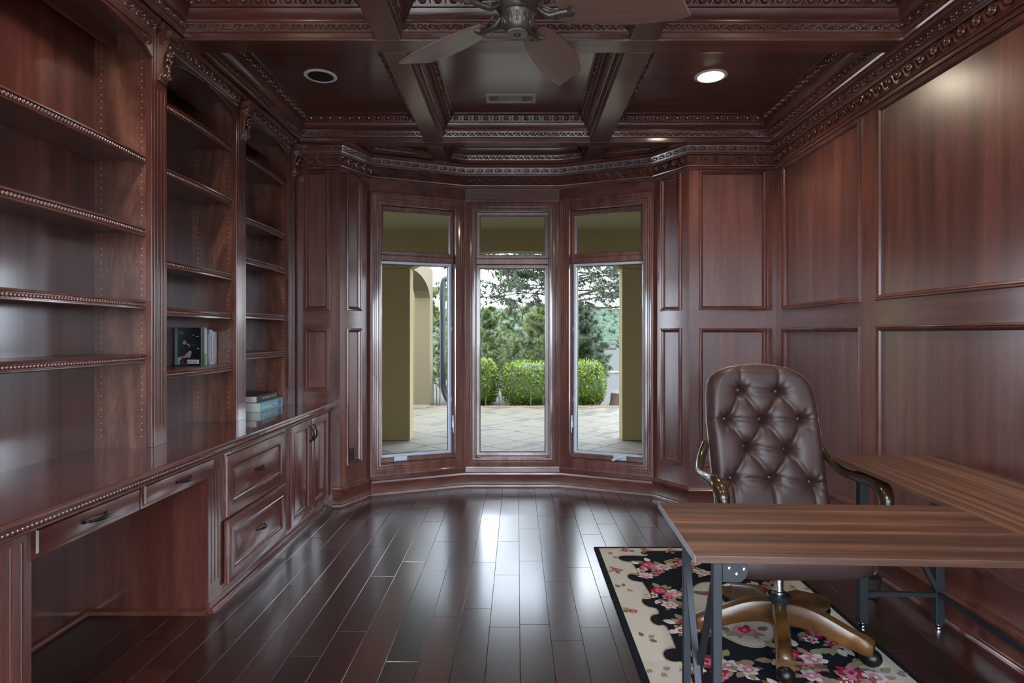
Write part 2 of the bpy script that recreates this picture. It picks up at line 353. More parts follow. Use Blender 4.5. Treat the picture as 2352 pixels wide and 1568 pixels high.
# ------------------------------------------------------------------ ceiling
XL, B1, B2, XRS = -1.62, (-.688, -.565), (.548, .685), 1.873
YB2, YB1, YB0, YBm = (2.88, 3.01), (4.41, 4.51), (1.35, 1.48), (-.18, -.05)
ceil = struct('ceiling', MB().box(-2.05, 2.1, YBK, 5.45, ZC + .02, ZTOP), WCEIL, 'coffered mahogany ceiling with carved mouldings')
for y0, y1 in (YB1, YB2, YB0, YBm): obj('ceiling_beam', MB().box(-2.0, XR, y0, y1, ZB, ZC + .03), WX, ceil, bevel=.003)
for x0, x1 in (B1, B2):
    for y0, y1 in ((YB1[1], 4.99), (YB2[1], YB1[0]), (YB0[1], YB2[0]), (YBm[1], YB0[0])): obj('ceiling_beam', MB().box(x0, x1, y0 + .0004, y1 - .0004, ZB, ZC + .03), WY, ceil, bevel=.003)
CPROF = [(-.02, ZB + .014), (.002, ZB + .014), (.003, 2.752), (.006, 2.756), (.010, 2.758), (.020, 2.796), (.027, 2.799), (.028, 2.806), (.036, 2.812), (.046, 2.822), (.054, 2.836), (.058, 2.846), (.066, 2.849), (.069, 2.854), (.088, 2.888), (.098, 2.891), (.104, 2.896), (.104, 2.91), (-.02, 2.91)]
coffers = []
for y0, y1 in ((YB2[1], YB1[0]), (YB0[1], YB2[0]), (YBm[1], YB0[0])):
    for x0, x1 in ((XL, B1[0]), (B1[1], B2[0]), (B2[1], XRS)): coffers.append([(x0, y0), (x1, y0), (x1, y1), (x0, y1)])
yb = YB1[1]
coffers += [[(B1[1], yb), (B2[0], yb), (B2[0], 4.93), (.34, 5.0), (-.42, 5.0), (B1[1], 4.94)],
            [(-1.22, yb), (B1[0], yb), (B1[0], 4.885), (-1.14, 4.70)], [(B2[1], yb), (1.17, yb), (1.06, 4.70), (B2[1], 4.86)]]
for i, pth in enumerate(coffers):
    obj('ceiling_panel', MB().prism(WORLD, [tuple(p) for p in offs(pth, .02, True)], ZC, ZC + .018), WCEIL, ceil)
    near = i in (6, 7, 8)
    t = obj('coffer_molding', MB().sweep(WORLD, pth, CPROF, True), WX, ceil, smooth=30)
    if near: continue
    sk = () if i > 2 else (0,)
    obj('egg_and_dart_carving', strip(MB(), pth, True, .069, 2.854, .089, 2.889, mo_egg, .072, sk if i < 9 else ()), WC, t, smooth=50)
    obj('leaf_carving', strip(MB(), pth, True, .010, 2.758, .020, 2.796, mo_leaf, .056, sk if i < 9 else ()), WC, t, smooth=50)

# ------------------------------------------------------------------ panelled walls
PMOLD = [(0, -.013), (0, .008), (.004, .013), (.009, .014), (.013, .010), (.017, .012), (.021, .010), (.026, .003), (.031, -.004), (.031, -.013)]
def panelled(name, a, b, panels, z0, z1, label, mat=WZ, u_ext=(0, 0), parent_kind='structure'):
    fr = wallfr(a, b); L = (Vector(b) - Vector(a)).length
    w = struct(name, MB().box(-u_ext[0], L + u_ext[1], z0, z1, -.15, -.014, fr), mat, label)
    us = sorted({p[0] for p in panels}); vs = sorted({p[2] for p in panels}); ue = sorted({p[1] for p in panels}); ve = sorted({p[3] for p in panels})
    cu = 0
    for u0, u1 in zip(us, ue):
        obj('stile', MB().box(cu, u0, z0, z1, -.014, 0, fr), WZ, w); cu = u1
    obj('stile', MB().box(cu, L, z0, z1, -.014, 0, fr), WZ, w)
    hx = WX if abs(fr.U.x) > .5 else WY
    for u0, u1 in zip(us, ue):
        cv = z0
        for v0, v1 in zip(vs, ve): obj('rail', MB().box(u0, u1, cv, v0, -.014, -.0002, fr), hx, w); cv = v1
        obj('rail', MB().box(u0, u1, cv, z1, -.014, -.0002, fr), hx, w)
    for u0, u1, v0, v1 in panels:
        obj('panel', MB().box(u0 + .002, u1 - .002, v0 + .002, v1 - .002, -.0138, -.010, fr), WP, w)
        obj('panel_molding', MB().sweep(fr, [(u0, v0), (u1, v0), (u1, v1), (u0, v1)], PMOLD, True), WZ, w, smooth=35)
    return w
L0, L1 = 2.525, 1.474
def pan(us, lows=(.29, 1.338)): return [(u0, u1, v0, v1) for u0, u1 in us for v0, v1 in (lows, (L1, L0))]
panelled('wall_right', (XR, YF), (XR, YBK), pan([(.105, 1.10), (1.242, 2.75), (2.89, 4.4)]), 0, 2.73, 'mahogany raised-panel wall beside the desk', u_ext=(.15, .15))
panelled('wall_far_right', P0R, (XR, YF), pan([(.072, .580)]), 0, 2.73, 'narrow panelled wall between the bay and the right wall', u_ext=(0, .0))
panelled('wall_far_left', (-2.0, YF), P0L, pan([(.403, .589)], (.861, 1.338)), 0, 2.73, 'narrow panelled wall between bookcases and the bay')
panelled('wall_bay_left', P0L, P1L, pan([(.065, .236)]), 0, 2.73, 'slim panelled return left of the bay windows', u_ext=(.0, .0))
panelled('wall_bay_right', P1R, P0R, pan([(.068, .280)]), 0, 2.73, 'slim panelled return right of the bay windows', u_ext=(.0, .0))
struct('wall_left', MB().box(-2.15, -2.0, YBK, YF + .1, 0, ZTOP), WZ, 'mahogany wall behind the built-in bookcases')
# unseen wall behind the camera, its three glazed openings added for fill daylight
wb = MB()
OPN = [(-1.72, -.62), (-.5, .5), (.62, 1.72)]
xs = [-2.15] + [v for o_ in OPN for v in o_] + [2.1]
for k in range(0, len(xs), 2): wb.box(xs[k], xs[k + 1], YBK - .15, YBK, 0, ZTOP)
for a, b in OPN: wb.box(a, b, YBK - .15, YBK, 2.45, ZTOP)
struct('wall_back', wb, WZ, 'unseen wall behind the viewer with openings added for fill daylight')
for k, (a, b) in enumerate(OPN):
    d = empty('door_%d' % (k + 1), (0, 0, 0), kind='structure', label='unseen glazed door added behind the viewer to let in fill daylight')
    fr = Fr((a, YBK - .06, 0), (1, 0, 0), (0, 0, 1)); w = b - a
    obj('door_frame', MB().sweep(fr, [(0, 0), (w, 0), (w, 2.45), (0, 2.45)], [(0, -.03), (0, .03), (.07, .03), (.07, -.03)], True), WZ, d)
    obj('pane', MB().box(.07, w - .07, .07, 2.38, -.003, .003, fr), GLASS, d)

# window walls: header above and apron below each window
WINS = [(P1L, P2L), (P2L, P2R), (P2R, P1R)]
ZS, ZH = .150, 2.435
for k, (a, b) in enumerate(WINS):
    fr = wallfr(a, b); L = (Vector(b) - Vector(a)).length
    mb = MB().box(0, L, 0, ZS + .05, -.15, 0, fr).box(0, L, ZH - .05, 2.73, -.15, 0, fr).box(0, .085, ZS + .05, ZH - .05, -.15, 0, fr).box(L - .085, L, ZS + .05, ZH - .05, -.15, 0, fr)
    struct(('wall_window_left', 'wall_window_middle', 'wall_window_right')[k], mb, WX, ('mahogany wall around the left bay window', 'mahogany wall around the middle bay window', 'mahogany wall around the right bay window')[k])
# outer shell so that no daylight leaks in above the bay
struct('wall_shell', MB().prism(WORLD, [(-2.15, YF + .15), (-1.5, YF + .16), (-1.32, 4.88), (-.47, 5.25), (.39, 5.25), (1.24, 4.88), (1.45, YF + .16), (2.1, YF + .15), (2.1, YF), (1.28, YF + .02), (1.10, 4.76), (.36, 5.065), (-.44, 5.065), (-1.18, 4.76), (-1.33, YF + .02), (-2.15, YF)], 2.70, ZTOP + .05), STUCCO, 'masonry band above the bay')

# ------------------------------------------------------------------ baseboards and crowns
def base(name, path, h, label):
    pr = [(0, 0), (.034, 0), (.034, .010), (.030, .018), (.020, .020), (.020, h - .035), (.023, h - .030), (.018, h - .022), (.014, h - .020), (.012, h - .006), (.006, h), (0, h)]
    return struct(name, MB().sweep(WORLD, path, pr), WX, label, smooth=35)
base('baseboard_right', [(XR, YBK), (XR, YF)], .15, 'mahogany baseboard along the right wall')
base('baseboard_far_right', [(XR - .02, YF), P0R, P1R], .148, 'mahogany baseboard under the right panels of the bay')
base('baseboard_bay', [P1R, P2R, P2L, P1L], .118, 'mahogany baseboard under the three bay windows')
base('baseboard_far_left', [P1L, P0L, (XC + .004, YF)], .148, 'mahogany baseboard beside the cabinet end')
CROWN = [(0, 2.528), (.012, 2.528), (.016, 2.534), (.016, 2.545), (.026, 2.549), (.028, 2.556), (.020, 2.561), (.018, 2.566), (.018, 2.632), (.030, 2.636), (.034, 2.644), (.030, 2.650), (.032, 2.654), (.048, 2.700), (.060, 2.704), (.066, 2.712), (.075, 2.716), (.075, ZB + .003), (0, ZB + .003)]
def crown(name, path, label, mat, wave=True, skip=()):
    t = struct(name, MB().sweep(WORLD, path, CROWN), mat, label, smooth=30)
    if wave: obj('wave_scroll_carving', strip(MB(), path, False, .018, 2.568, .018, 2.630, mo_wave, .084, skip), WC, t, smooth=50)
    obj('floral_carving', strip(MB(), path, False, .032, 2.655, .047, 2.699, mo_floral, .075, skip), WC, t, smooth=50)
crown('trim_1', [(XR, YBK), (XR, YF)], 'carved wave-scroll crown moulding above the right wall', WY)
crown('trim_2', [(XR - .001, YF), P0R, P1R, P2R, P2L, P1L, P0L, (XP + .002, YF)], 'carved wave-scroll crown moulding around the bay', WX)

# ------------------------------------------------------------------ windows
CASE = [(0, 0), (0, .024), (.004, .028), (.018, .028), (.022, .021), (.030, .024), (.036, .018), (.046, .021), (.052, .014), (.066, .017), (.072, .009), (.088, .011), (.092, .004), (.092, -.012), (0, -.012)]
def ring(fr, u0, u1, v0, v1, w, n0, n1, c=.004):
    return MB().sweep(fr, [(u0, v0), (u1, v0), (u1, v1), (u0, v1)], [(0, n0), (0, n1 - c), (c, n1), (w - c, n1), (w, n1 - c * 1.5), (w, n0)], True)
for k, (a, b) in enumerate(WINS):
    fr = wallfr(a, b); L = (Vector(b) - Vector(a)).length
    w = empty('window_%d' % (k + 1), kind='structure', label=('left casement window of the bay', 'fixed middle window of the bay', 'right casement window of the bay')[k])
    e = .012 if k == 1 else 0
    obj('casing', MB().sweep(fr, [(-e, ZS), (L + e, ZS), (L + e, ZH), (-e, ZH)], CASE, True), WCASE, w, smooth=30)
    j0, j1 = .086, L - .086; s0, s1 = ZS + .088, ZH - .088
    jb = MB().box(j0 - .01, j0, s0, s1, -.14, -.004, fr).box(j1, j1 + .01, s0, s1, -.14, -.004, fr).box(j0 - .01, j1 + .01, s1, s1 + .01, -.14, -.004, fr)
    obj('jamb', jb, WZ, w)
    obj('stool', MB().cbox(j0, j1, -.14, .004, s0 - .012, s0 + .004, .004, Fr(fr.p(0, 0, 0), fr.U, fr.N, (0, 0, 1))), WX, w)
    # transom light
    tb = 1.945
    t = obj('transom_sash', ring(fr, j0, j1, tb, s1, .034, -.12, -.062), WSASH if k == 1 else WCASE, w, smooth=40)
    obj('gasket', ring(fr, j0 + .033, j1 - .033, tb + .033, s1 - .033, .004, -.10, -.078, .001), BLK, t)
    obj('pane', MB().box(j0 + .034, j1 - .034, tb + .034, s1 - .034, -.094, -.090, fr), GLASS, t)
    obj('mullion', MB().cbox(j0, j1, tb - .052, tb, -.12, -.045, .006, fr), WCASE if k != 1 else WSASH, w)
    m0, m1 = s0 + .004, tb - .052
    if k == 1:
        t = obj('sash', ring(fr, j0, j1, m0, m1, .034, -.12, -.060), WSASH, w, smooth=40)
        gi, g0 = .034, .034
    else:
        obj('sill_rail', MB().cbox(j0, j1, m0, m0 + .038, -.12, -.040, .004, fr), WCASE, w)
        lo, hi = (j0 + .0, j1 - .022) if k == 0 else (j0 + .022, j1 - .0)
        t = obj('sash', ring(fr, lo, hi, m0 + .038, m1, .022, -.12, -.058, .003), SASH, w, smooth=40)
        sx = j1 if k == 0 else j0
        obj('stop', MB().box(min(sx, sx + (-.022 if k == 0 else .022)), max(sx, sx + (-.022 if k == 0 else .022)), m0 + .038, m1, -.12, -.05, fr), WZ, w)
        gi, g0 = .022, .060
        j0g, j1g = lo, hi
        # crank housing with folded handle, lever lock on the mullion side
        cu_ = j0 + .17 if k == 0 else j1 - .2
        c = obj('crank_housing', MB().cbox(cu_ - .055, cu_ + .055, m0 + .006, m0 + .050, -.058, -.028, .006, fr).cbox(cu_ + .02, cu_ + .16, m0 + .042, m0 + .058, -.058, -.046, .003, fr), SASH, w, bevel=.002)
        if k == 2: obj('crank_handle', MB().tube([fr.p(cu_ + .02, m0 + .045, -.03), fr.p(cu_ - .01, m0 + .03, -.005), fr.p(cu_ - .055, m0 + .012, .012)], [.009, .008, .010], 8), SASH, c, smooth=60)
        lv = (j1 - .012) if k == 0 else (j0 + .012)
        q = obj('lock_lever', MB().tube([fr.p(lv, .60, -.045), fr.p(lv, .53, -.030), fr.p(lv, .455, -.026)], [.006, .009, .004], 8).box(lv - .008, lv + .008, .50, .55, -.05, -.034, fr), SASH, w, smooth=60)
        for zz in (1.32, .72): obj('keeper', MB().box(lv - .012 - (.01 if k == 0 else -.01), lv + .002 - (.01 if k == 0 else -.01), zz, zz + .035, -.058, -.05, fr), SASH, w)
    ja, jc = (j0, j1) if k == 1 else (j0g, j1g)
    obj('gasket', ring(fr, ja + gi - .001, jc - gi + .001, m0 + (g0 - .001), m1 - gi + .001, .004, -.105, -.076, .001), BLK, t)
    obj('pane', MB().box(ja + gi, jc - gi, m0 + g0, m1 - gi, -.094, -.090, fr), GLASS, t)

# ------------------------------------------------------------------ built-in bookcases
def rope(mb, pts, w, h, fr_n):
    """row of rope beads along 3D points, facing fr_n(i)"""
    mo = mo_rope(w, h); acc = 0
    for i in range(len(pts) - 1):
        a, b = Vector(pts[i]), Vector(pts[i + 1]); L = (b - a).length; T = (b - a).normalized()
        while acc < L:
            p = a + T * acc; U = V(0, 0, 1); N = T.cross(U)
            fr = Fr(p, T, U, N if N.x > 0 else -N); fr.O = fr.O - U * (h / 2); mb.inst(mo, fr); acc += w
        acc -= L
    return mb
def fluted(mb, y0, y1, xf, z0, z1, za, zb, nfl=3, dep=.009):
    """pilaster board facing +x with stopped flutes between za and zb"""
    w = y1 - y0; mb.box(xf - .02, xf, y0, y1, z0, za).box(xf - .02, xf, y0, y1, zb, z1)
    fw = w * .085; gap = (w - nfl * fw) / (nfl + 1); pts = [(y0, 0)]
    y = y0
    for k in range(nfl):
        y += gap; pts.append((y, 0))
        for q in (.15, .35, .65, .85): pts.append((y + fw * q, -dep * math.sin(PI * q) ** .6))
        y += fw; pts.append((y, 0))
    pts.append((y1, 0)); k = len(pts)
    p = [(xf + d, yy, z) for z in (za, zb) for yy, d in pts]
    p += [(xf - .02, y0, za), (xf - .02, y1, za), (xf - .02, y0, zb), (xf - .02, y1, zb)]
    fs = [(i, i + 1, k + i + 1, k + i) for i in range(k - 1)]
    fs += [tuple(range(k)) + (2 * k + 1, 2 * k), tuple(range(k, 2 * k)) + (2 * k + 3, 2 * k + 2), (0, k, 2 * k + 2, 2 * k), (k - 1, 2 * k - 1, 2 * k + 3, 2 * k + 1)]
    return mb.add(p, fs)
def corbel(parent, yc, xf):
    """acanthus bracket at a pilaster's head"""
    prof = [(0, 2.462), (.012, 2.463), (.018, 2.470), (.016, 2.480), (.024, 2.488), (.034, 2.500), (.030, 2.515), (.026, 2.535), (.032, 2.565), (.046, 2.600), (.058, 2.630), (.060, 2.650), (.052, 2.662), (.062, 2.664), (.062, 2.676), (.068, 2.678), (.068, 2.690), (0, 2.690)]
    fr = Fr((xf, yc, 0), (1, 0, 0), (0, 0, 1)); c = obj('corbel', MB().prism(fr, prof, -.030, .030), WC, parent, bevel=.002)
    m = MB(); rr = random.Random(int(yc * 100))
    for s in (-1, 1):
        m.tube([(xf + .040 + .018 * math.cos(a) * (1 - a / 14), yc + s * .032, 2.640 + .018 * math.sin(a) * (1 - a / 14)) for a in [k * .5 for k in range(20)]], .0035, 5)
        m.tube(crv([(xf + .058, yc + s * .031, 2.636), (xf + .034, yc + s * .031, 2.575), (xf + .026, yc + s * .031, 2.520), (xf + .030, yc + s * .031, 2.495)], 4), .0035, 5)
    for k in range(26):
        z = 2.488 + .14 * rr.random(); x = xf + .030 + .028 * max(0, (z - 2.52) / .12); y = yc + rr.uniform(-.02, .02); a = rr.uniform(-.6, .6)
        m.ell((x, y, z), (0, .006 * math.cos(a), .012), (0, .006, -.004 * a), (.009, 0, -.003), 6, 2, True)
    for s in (-1, 0, 1): m.ell((xf + .030, yc + s * .018, 2.486), (0, .010, 0), (0, 0, .010), (.012, 0, 0), 8, 3, True)
    obj('acanthus_leaf', m, WC, c, smooth=50)
PILW = .115; PA, PB, PC = 2.695, 3.51, 4.315; Y_N = 1.58; ZT = .776
bays = [('near', Y_N + PILW, PA, [2.103, 1.775, 1.444, 1.201]), ('mid', PA + PILW, PB, [2.409, 2.090, 1.650, 1.419, 1.115]), ('far', PB + PILW, PC, [2.409, 2.02, 1.77, 1.43, 1.173])]
SH_X = -1.697
for bi, (nm, y0, y1, shelves) in enumerate(bays):
    lab = ('wide arched mahogany bookcase bay with four empty shelves, nearest to the viewer', 'middle arched mahogany bookcase bay holding a short row of books', 'narrow arched mahogany bookcase bay nearest the window, books lie at its foot')[bi]
    b = empty('bookcase', ((XB + XP) / 2, (y0 + y1) / 2, ZT), label=lab, cat='bookcase', group='built-in bookcases on the left wall'); off = -b.location
    def part(name, mb, mat, parent=None, **k):
        if parent is None: mb.v = [tuple(Vector(v) + off) for v in mb.v]; return obj(name, mb, mat, b, **k)
        mb.v = [tuple(Vector(v) + off) for v in mb.v]; return obj(name, mb, mat, parent, **k)
    part('back_panel', MB().box(XB - .012, XB, y0, y1 + .018, ZT, 2.70), WZ)
    sp = part('side_panel', MB().box(XB, -1.685, y1, y1 + .018, ZT, 2.70), WFIG)
    part('side_panel', MB().box(XB, -1.685, y0, y0 + .012, ZT, 2.70), WZ)
    pins = MB()
    for x in (-1.893, -1.709):
        z = ZT + .05
        while z < 2.60:
            pins.lathe((x, y1 + .001, z), [(.0028, 0), (.0022, .0014)], 6, ax=(0, -1, 0)); z += .0305
    part('shelf_pin_holes', pins, PIN, sp, kind='stuff')
    part('top_panel', MB().box(XB, XP - .03, y0, y1, 2.66, 2.70), WX)
    part('light_rail', MB().box(XB + .09, XB + .105, y0, y1, 2.58, 2.66), WY)
    # arched valance
    n = 24; w = y1 - y0; z_s, z_a = 2.545, 2.628; pl = []
    for k in range(n + 1):
        t = -1 + 2 * k / n; pl.append((y0 + w * (t + 1) / 2, z_s + (z_a - z_s) * (1 - abs(t) ** 2.3) ** .62))
    fv = Fr((XP - .022, 0, 0), (0, 1, 0), (0, 0, 1))
    mb = MB()
    for k in range(n): mb.prism(fv, [pl[k], pl[k + 1], (pl[k + 1][0], 2.70), (pl[k][0], 2.70)], 0, .020)
    va = part('arched_valance', mb, WY)
    part('arch_bead', MB().tube([fv.p(a, z + .003, .020) for a, z in pl], .005, 6), WY, va, smooth=60)
    fz = MB(); path = [(XP, y1 + PILW / 2), (XP, y0 - PILW / 2)]
    fr_prof = [(-.02, 2.640), (.004, 2.640), (.010, 2.646), (.008, 2.654), (.012, 2.658), (.028, 2.704), (.036, 2.708), (.040, 2.716), (.040, ZB + .003), (-.02, ZB + .003)]
    fr_ = part('frieze', fz.sweep(WORLD, [(XP, y0 - .0), (XP, y1 + .0)][::-1], fr_prof), WY, smooth=30)
    part('floral_carving', strip(MB(), [(XP, y1), (XP, y0)], False, .012, 2.659, .027, 2.703, mo_floral, .075), WC, fr_, smooth=50)
    # shelves with bowed rope-moulded nosing
    for z in shelves:
        m = 12; ys = [y0 + .002 + (w - .004) * k / m for k in range(m + 1)]; xs_ = [SH_X + .016 * (1 - (2 * k / m - 1) ** 2) for k in range(m + 1)]
        poly = [(XB, ys[0])] + [(XB, ys[-1])] + list(zip(xs_, ys))[::-1]
        sh = part('shelf', MB().prism(WORLD, poly, z - .022, z), WY, bevel=.0015)
        path = list(zip(xs_, ys))[::-1]
        no = part('nosing', MB().sweep(WORLD, path, [(-.012, z - .040), (.002, z - .040), (.006, z - .037), (.006, z - .033), (.000, z - .031), (.000, z - .010), (.006, z - .008), (.007, z - .003), (.004, z + .0006), (-.012, z + .0006)]), WY, sh, smooth=35)
        bd = MB(); rope(bd, [(x + .001, y, z - .0205) for x, y in zip(xs_, ys)], .0155, .018, None); part('rope_bead', bd, WC, sh, smooth=60, kind='stuff')
    # pilasters
    for k, yp in enumerate([y1] + ([y0 - PILW] if bi == 0 else [])):
        pm = MB(); fluted(pm, yp + .014, yp + PILW - .004, XP, ZT, 2.70, ZT + .10, 2.42); pm.box(XP - .03, XP - .006, yp - .0, yp + PILW - .004, ZT, 2.70)
        pi_ = part('pilaster', pm, WZ, bevel=.001)
        part('edge_bead', MB().box(XP - .03, XP - .002, yp - .001, yp + .010, ZT, 2.70), WZ, pi_, bevel=.002)
        part('capital_block', MB().box(XP - .01, XP + .044, yp + .012, yp + PILW - .006, 2.688, ZB + .002), WZ, pi_, bevel=.002)
        c0 = len(bpy.data.objects)
        before = set(bpy.data.objects); corbel(pi_, yp + PILW / 2 + .004, XP)
        for o in set(bpy.data.objects) - before:
            for v in o.data.vertices: v.co += off

# ------------------------------------------------------------------ countertop
ct = empty('countertop', (-1.65, 2.6, .72), label='long polished mahogany worktop with rope-beaded edge under the bookcases', cat='countertop'); offc = -ct.location
def shift(mb, o): mb.v = [tuple(Vector(v) + o) for v in mb.v]; return mb
yn, yf = .55, YF - .002
obj('slab', shift(MB().cbox(-1.995, XC - .002, yn, yf, .748, ZT, .004), offc), WTOP, ct)
obj('nosing', shift(MB().sweep(WORLD, [(XC - .02, yf), (XC - .02, yn)], [(0, .722), (.006, .722), (.012, .727), (.012, .732), (.008, .734), (.006, .752), (.014, .755), (.020, .760), (.021, .768), (.017, .775), (0, .775)]), offc), WY, ct, smooth=35)
obj('rope_bead', shift(rope(MB(), [(XC - .011, yf, .7430), (XC - .011, yn, .7430)], .0165, .021, None), offc), WC, ct, smooth=60, kind='stuff')

# ------------------------------------------------------------------ base cabinets
def pull(fr, L=.10, n=.020):
    """arched bronze pull with leaf ends; fr centred, u along"""
    m = MB(); pts = [fr.p(-L / 2 + L * k / 12, -.006 * math.sin(PI * k / 12) * 0, n * math.sin(PI * k / 12) ** .7 + .002) for k in range(13)]
    m.tube(pts, [.0042 + .0035 * math.sin(PI * k / 12) for k in range(13)], 8)
    for k in range(2, 11): p = pts[k] + fr.N * .004; m.ell(p, fr.U * .004, fr.V * .0065, fr.N * .003, 6, 2, True)
    for s in (-1, 1): m.ell(fr.p(s * L / 2, 0, .002), fr.U * .010, fr.V * .007, fr.N * .006, 8, 3)
    return m
def front(fr, u0, u1, v0, v1, slab=False, k=1.0):
    r = [(0, 0), (0, .011), (.003, .012), (.008, .0125), (.012, .019), (.016, .020)]
    if slab: r = [(0, 0), (0, .008), (.006, .009), (.014, .012), (.017, .019), (.020, .020)]
    else: r += [(.058 * k, .020), (.060 * k, .022), (.066 * k, .022), (.070 * k, .014), (.076 * k, .010), (.082 * k, .010), (.104 * k, .018)]
    return MB().rings(fr, u0, u1, v0, v1, r)
FB = Fr((XF, 0, 0), (0, 1, 0), (0, 0, 1))
def mk(root, name, mb, mat, parent=None, **k): return obj(name, shift(mb, -root.location), mat, parent or root, **k)
def basemold(root, y0, y1): mk(root, 'base_molding', MB().sweep(WORLD, [(XF, y1), (XF, y0)], [(-.01, .0), (.026, 0), (.026, .010), (.020, .020), (.010, .024), (.008, .050), (.003, .058), (-.01, .058)]), WY, smooth=35)
ytop = .747
# kneehole desk section
kd = empty('kneehole_desk', (-1.7, 2.2, 0), label='built-in mahogany kneehole desk section with two shallow pencil drawers', cat='desk')
for y0_, y1_ in ((1.60, 1.738), (2.735, 2.85)):
    mk(kd, 'fluted_stile', fluted(MB(), y0_, y1_, XF + .004, 0.03, ytop, .13, .69), WZ)
mk(kd, 'side_panel', MB().box(-1.995, XF - .017, 2.7355, 2.755, 0, ytop), WZ)
mk(kd, 'side_panel', MB().box(-1.995, XF - .017, 1.718, 1.7375, 0, ytop), WZ)
mk(kd, 'back_panel', MB().box(-1.999, -1.985, 1.738, 2.735, 0, ytop), WZ)
mk(kd, 'apron', MB().box(XF - .02, XF, 1.738, 2.735, .632, ytop), WY)
mk(kd, 'shoe_molding', MB().sweep(WORLD, [(XF, 2.735), (-1.985, 2.735), (-1.985, 1.738)], [(0, 0), (.018, 0), (.016, .012), (.008, .022), (0, .024)][::1]), WY, smooth=40)
basemold(kd, 1.60, 1.736); basemold(kd, 2.737, 2.85)
for y0_, y1_ in ((1.730, 2.228), (2.236, 2.772)):
    d = mk(kd, 'drawer', front(FB, y0_, y1_, .630, .728, True), WY, smooth=35)
    ym = (y0_ + y1_) / 2; mk(kd, 'handle', pull(Fr((XF + .020, ym, .679), (0, 1, 0), (0, 0, 1)), .105, .026), BRONZE, d, smooth=60)
# near cabinet, mostly outside the picture
nc = empty('drawer_cabinet', (-1.7, 1.1, 0), label='base cabinet at the left picture edge, only its corner shows', cat='cabinet')
mk(nc, 'body', MB().box(-1.99, XF, .58, 1.598, 0.0, ytop), WZ); basemold(nc, .58, 1.598)
# drawer cabinet
dc = empty('drawer_cabinet', (-1.7, 3.24, 0), label='mahogany file cabinet with two deep raised-panel drawers beside the kneehole', cat='cabinet')
mk(dc, 'body', MB().box(-1.99, XF, 2.852, 3.652, .0, ytop), WZ); basemold(dc, 2.852, 3.652)
for v0, v1, ex in ((.393, .708, 0), (.070, .384, .008)):
    fr = Fr((XF + ex, 0, 0), (0, 1, 0), (0, 0, 1)); d = mk(dc, 'drawer', front(fr, 2.872, 3.610, v0, v1), WX, smooth=35)
    mk(dc, 'handle', pull(Fr((XF + ex + .018, 3.245, (v0 + v1) / 2 + .01), (0, 1, 0), (0, 0, 1)), .10, .024), BRONZE, d, smooth=60)
# door cabinet
oc = empty('door_cabinet', (-1.7, 4.05, 0), label='mahogany cabinet with two tall raised-panel doors at the window end', cat='cabinet')
mk(oc, 'body', MB().box(-1.99, XF, 3.654, YF - .002, .0, ytop), WZ); basemold(oc, 3.654, YF - .002)
for y0_, y1_, yh in ((3.690, 4.055, 4.025), (4.063, 4.435, 4.093)):
    d = mk(oc, 'door', front(FB, y0_, y1_, .070, .722, k=.9), WZ, smooth=35)
    mk(oc, 'handle', pull(Fr((XF + .020, yh, .615), (0, 0, 1), (0, -1, 0)), .105, .026), BRONZE, d, smooth=60)

# ------------------------------------------------------------------ books
PAPER = plain('paper_block', (.75, .73, .70), .8, bump=.2, bscale=300)
def book(root_name, lab, x0, x1, y0, y1, z0, z1, cover, spine='x', inset=.003, group=None):
    """closed book; spine towards +x; thickness along the thin axis"""
    b = empty(root_name, ((x0 + x1) / 2, (y0 + y1) / 2, z0), label=lab, cat='book', group=group); t = .0025; m = MB()
    lying = (z1 - z0) < (y1 - y0)
    if lying: m.box(x0, x1, y0, y1, z0, z0 + t).box(x0, x1, y0, y1, z1 - t, z1).box(x1 - t, x1 + .001, y0, y1, z0, z1); pg = MB().box(x0 + inset, x1 - t, y0 + inset, y1 - inset, z0 + t, z1 - t)
    else: m.box(x0, x1, y0, y0 + t, z0, z1).box(x0, x1, y1 - t, y1, z0, z1).box(x1 - t, x1 + .001, y0, y1, z0, z1); pg = MB().box(x0 + inset, x1 - t, y0 + t, y1 - t, z0 + inset, z1 - inset)
    c = mk(b, 'cover', m, cover, bevel=.001); mk(b, 'page_block', pg, PAPER); return b, c
bk = lambda n, c, r=.35: plain('book_' + n, c, r)
G = 'books standing on the middle bookcase shelf'
zb = 1.1157
b, c = book('book', 'black book showing its back cover with a seated figure and barcode', -1.920, -1.772, 3.318, 3.352, zb, zb + .213, bk('black', (.012, .014, .016), .2), group=G)
fr = Fr((-1.920, 3.3176, zb), (1, 0, 0), (0, 0, 1)); pr = MB()
def poly(mb, pts, m=0, n=.0004): mb.add([fr.p(u * .148, v * .213, n) for u, v in pts], [tuple(range(len(pts)))], m)
poly(pr, [(.0, .01), (.12, .01), (.12, .99), (.0, .99)], 0)                                                      # glare along the spine edge, painted as a pale strip
poly(pr, [(.48, .05), (.93, .05), (.93, .155), (.48, .155)], 1)                                                     # barcode
for q in range(9): poly(pr, [(.53 + q * .038, .065), (.545 + q * .038, .065), (.545 + q * .038, .14), (.53 + q * .038, .14)], 4, .0007)
for u, v in ((.86, .76), (.88, .44)): poly(pr, [(u - .04, v), (u + .05, v), (u + .05, v + .015), (u - .04, v + .015)], 1)
poly(pr, [(.70, .79), (.73, .79), (.73, .81), (.70, .81)], 1)
poly(pr, [(.14, .20), (.22, .24), (.36, .25), (.56, .39), (.66, .37), (.58, .20), (.46, .22), (.34, .19), (.28, .24)], 2)        # trousers
poly(pr, [(.13, .22), (.28, .24), (.26, .17), (.18, .12), (.22, .03), (.14, .03), (.12, .12)], 3)                     # leg and shoe
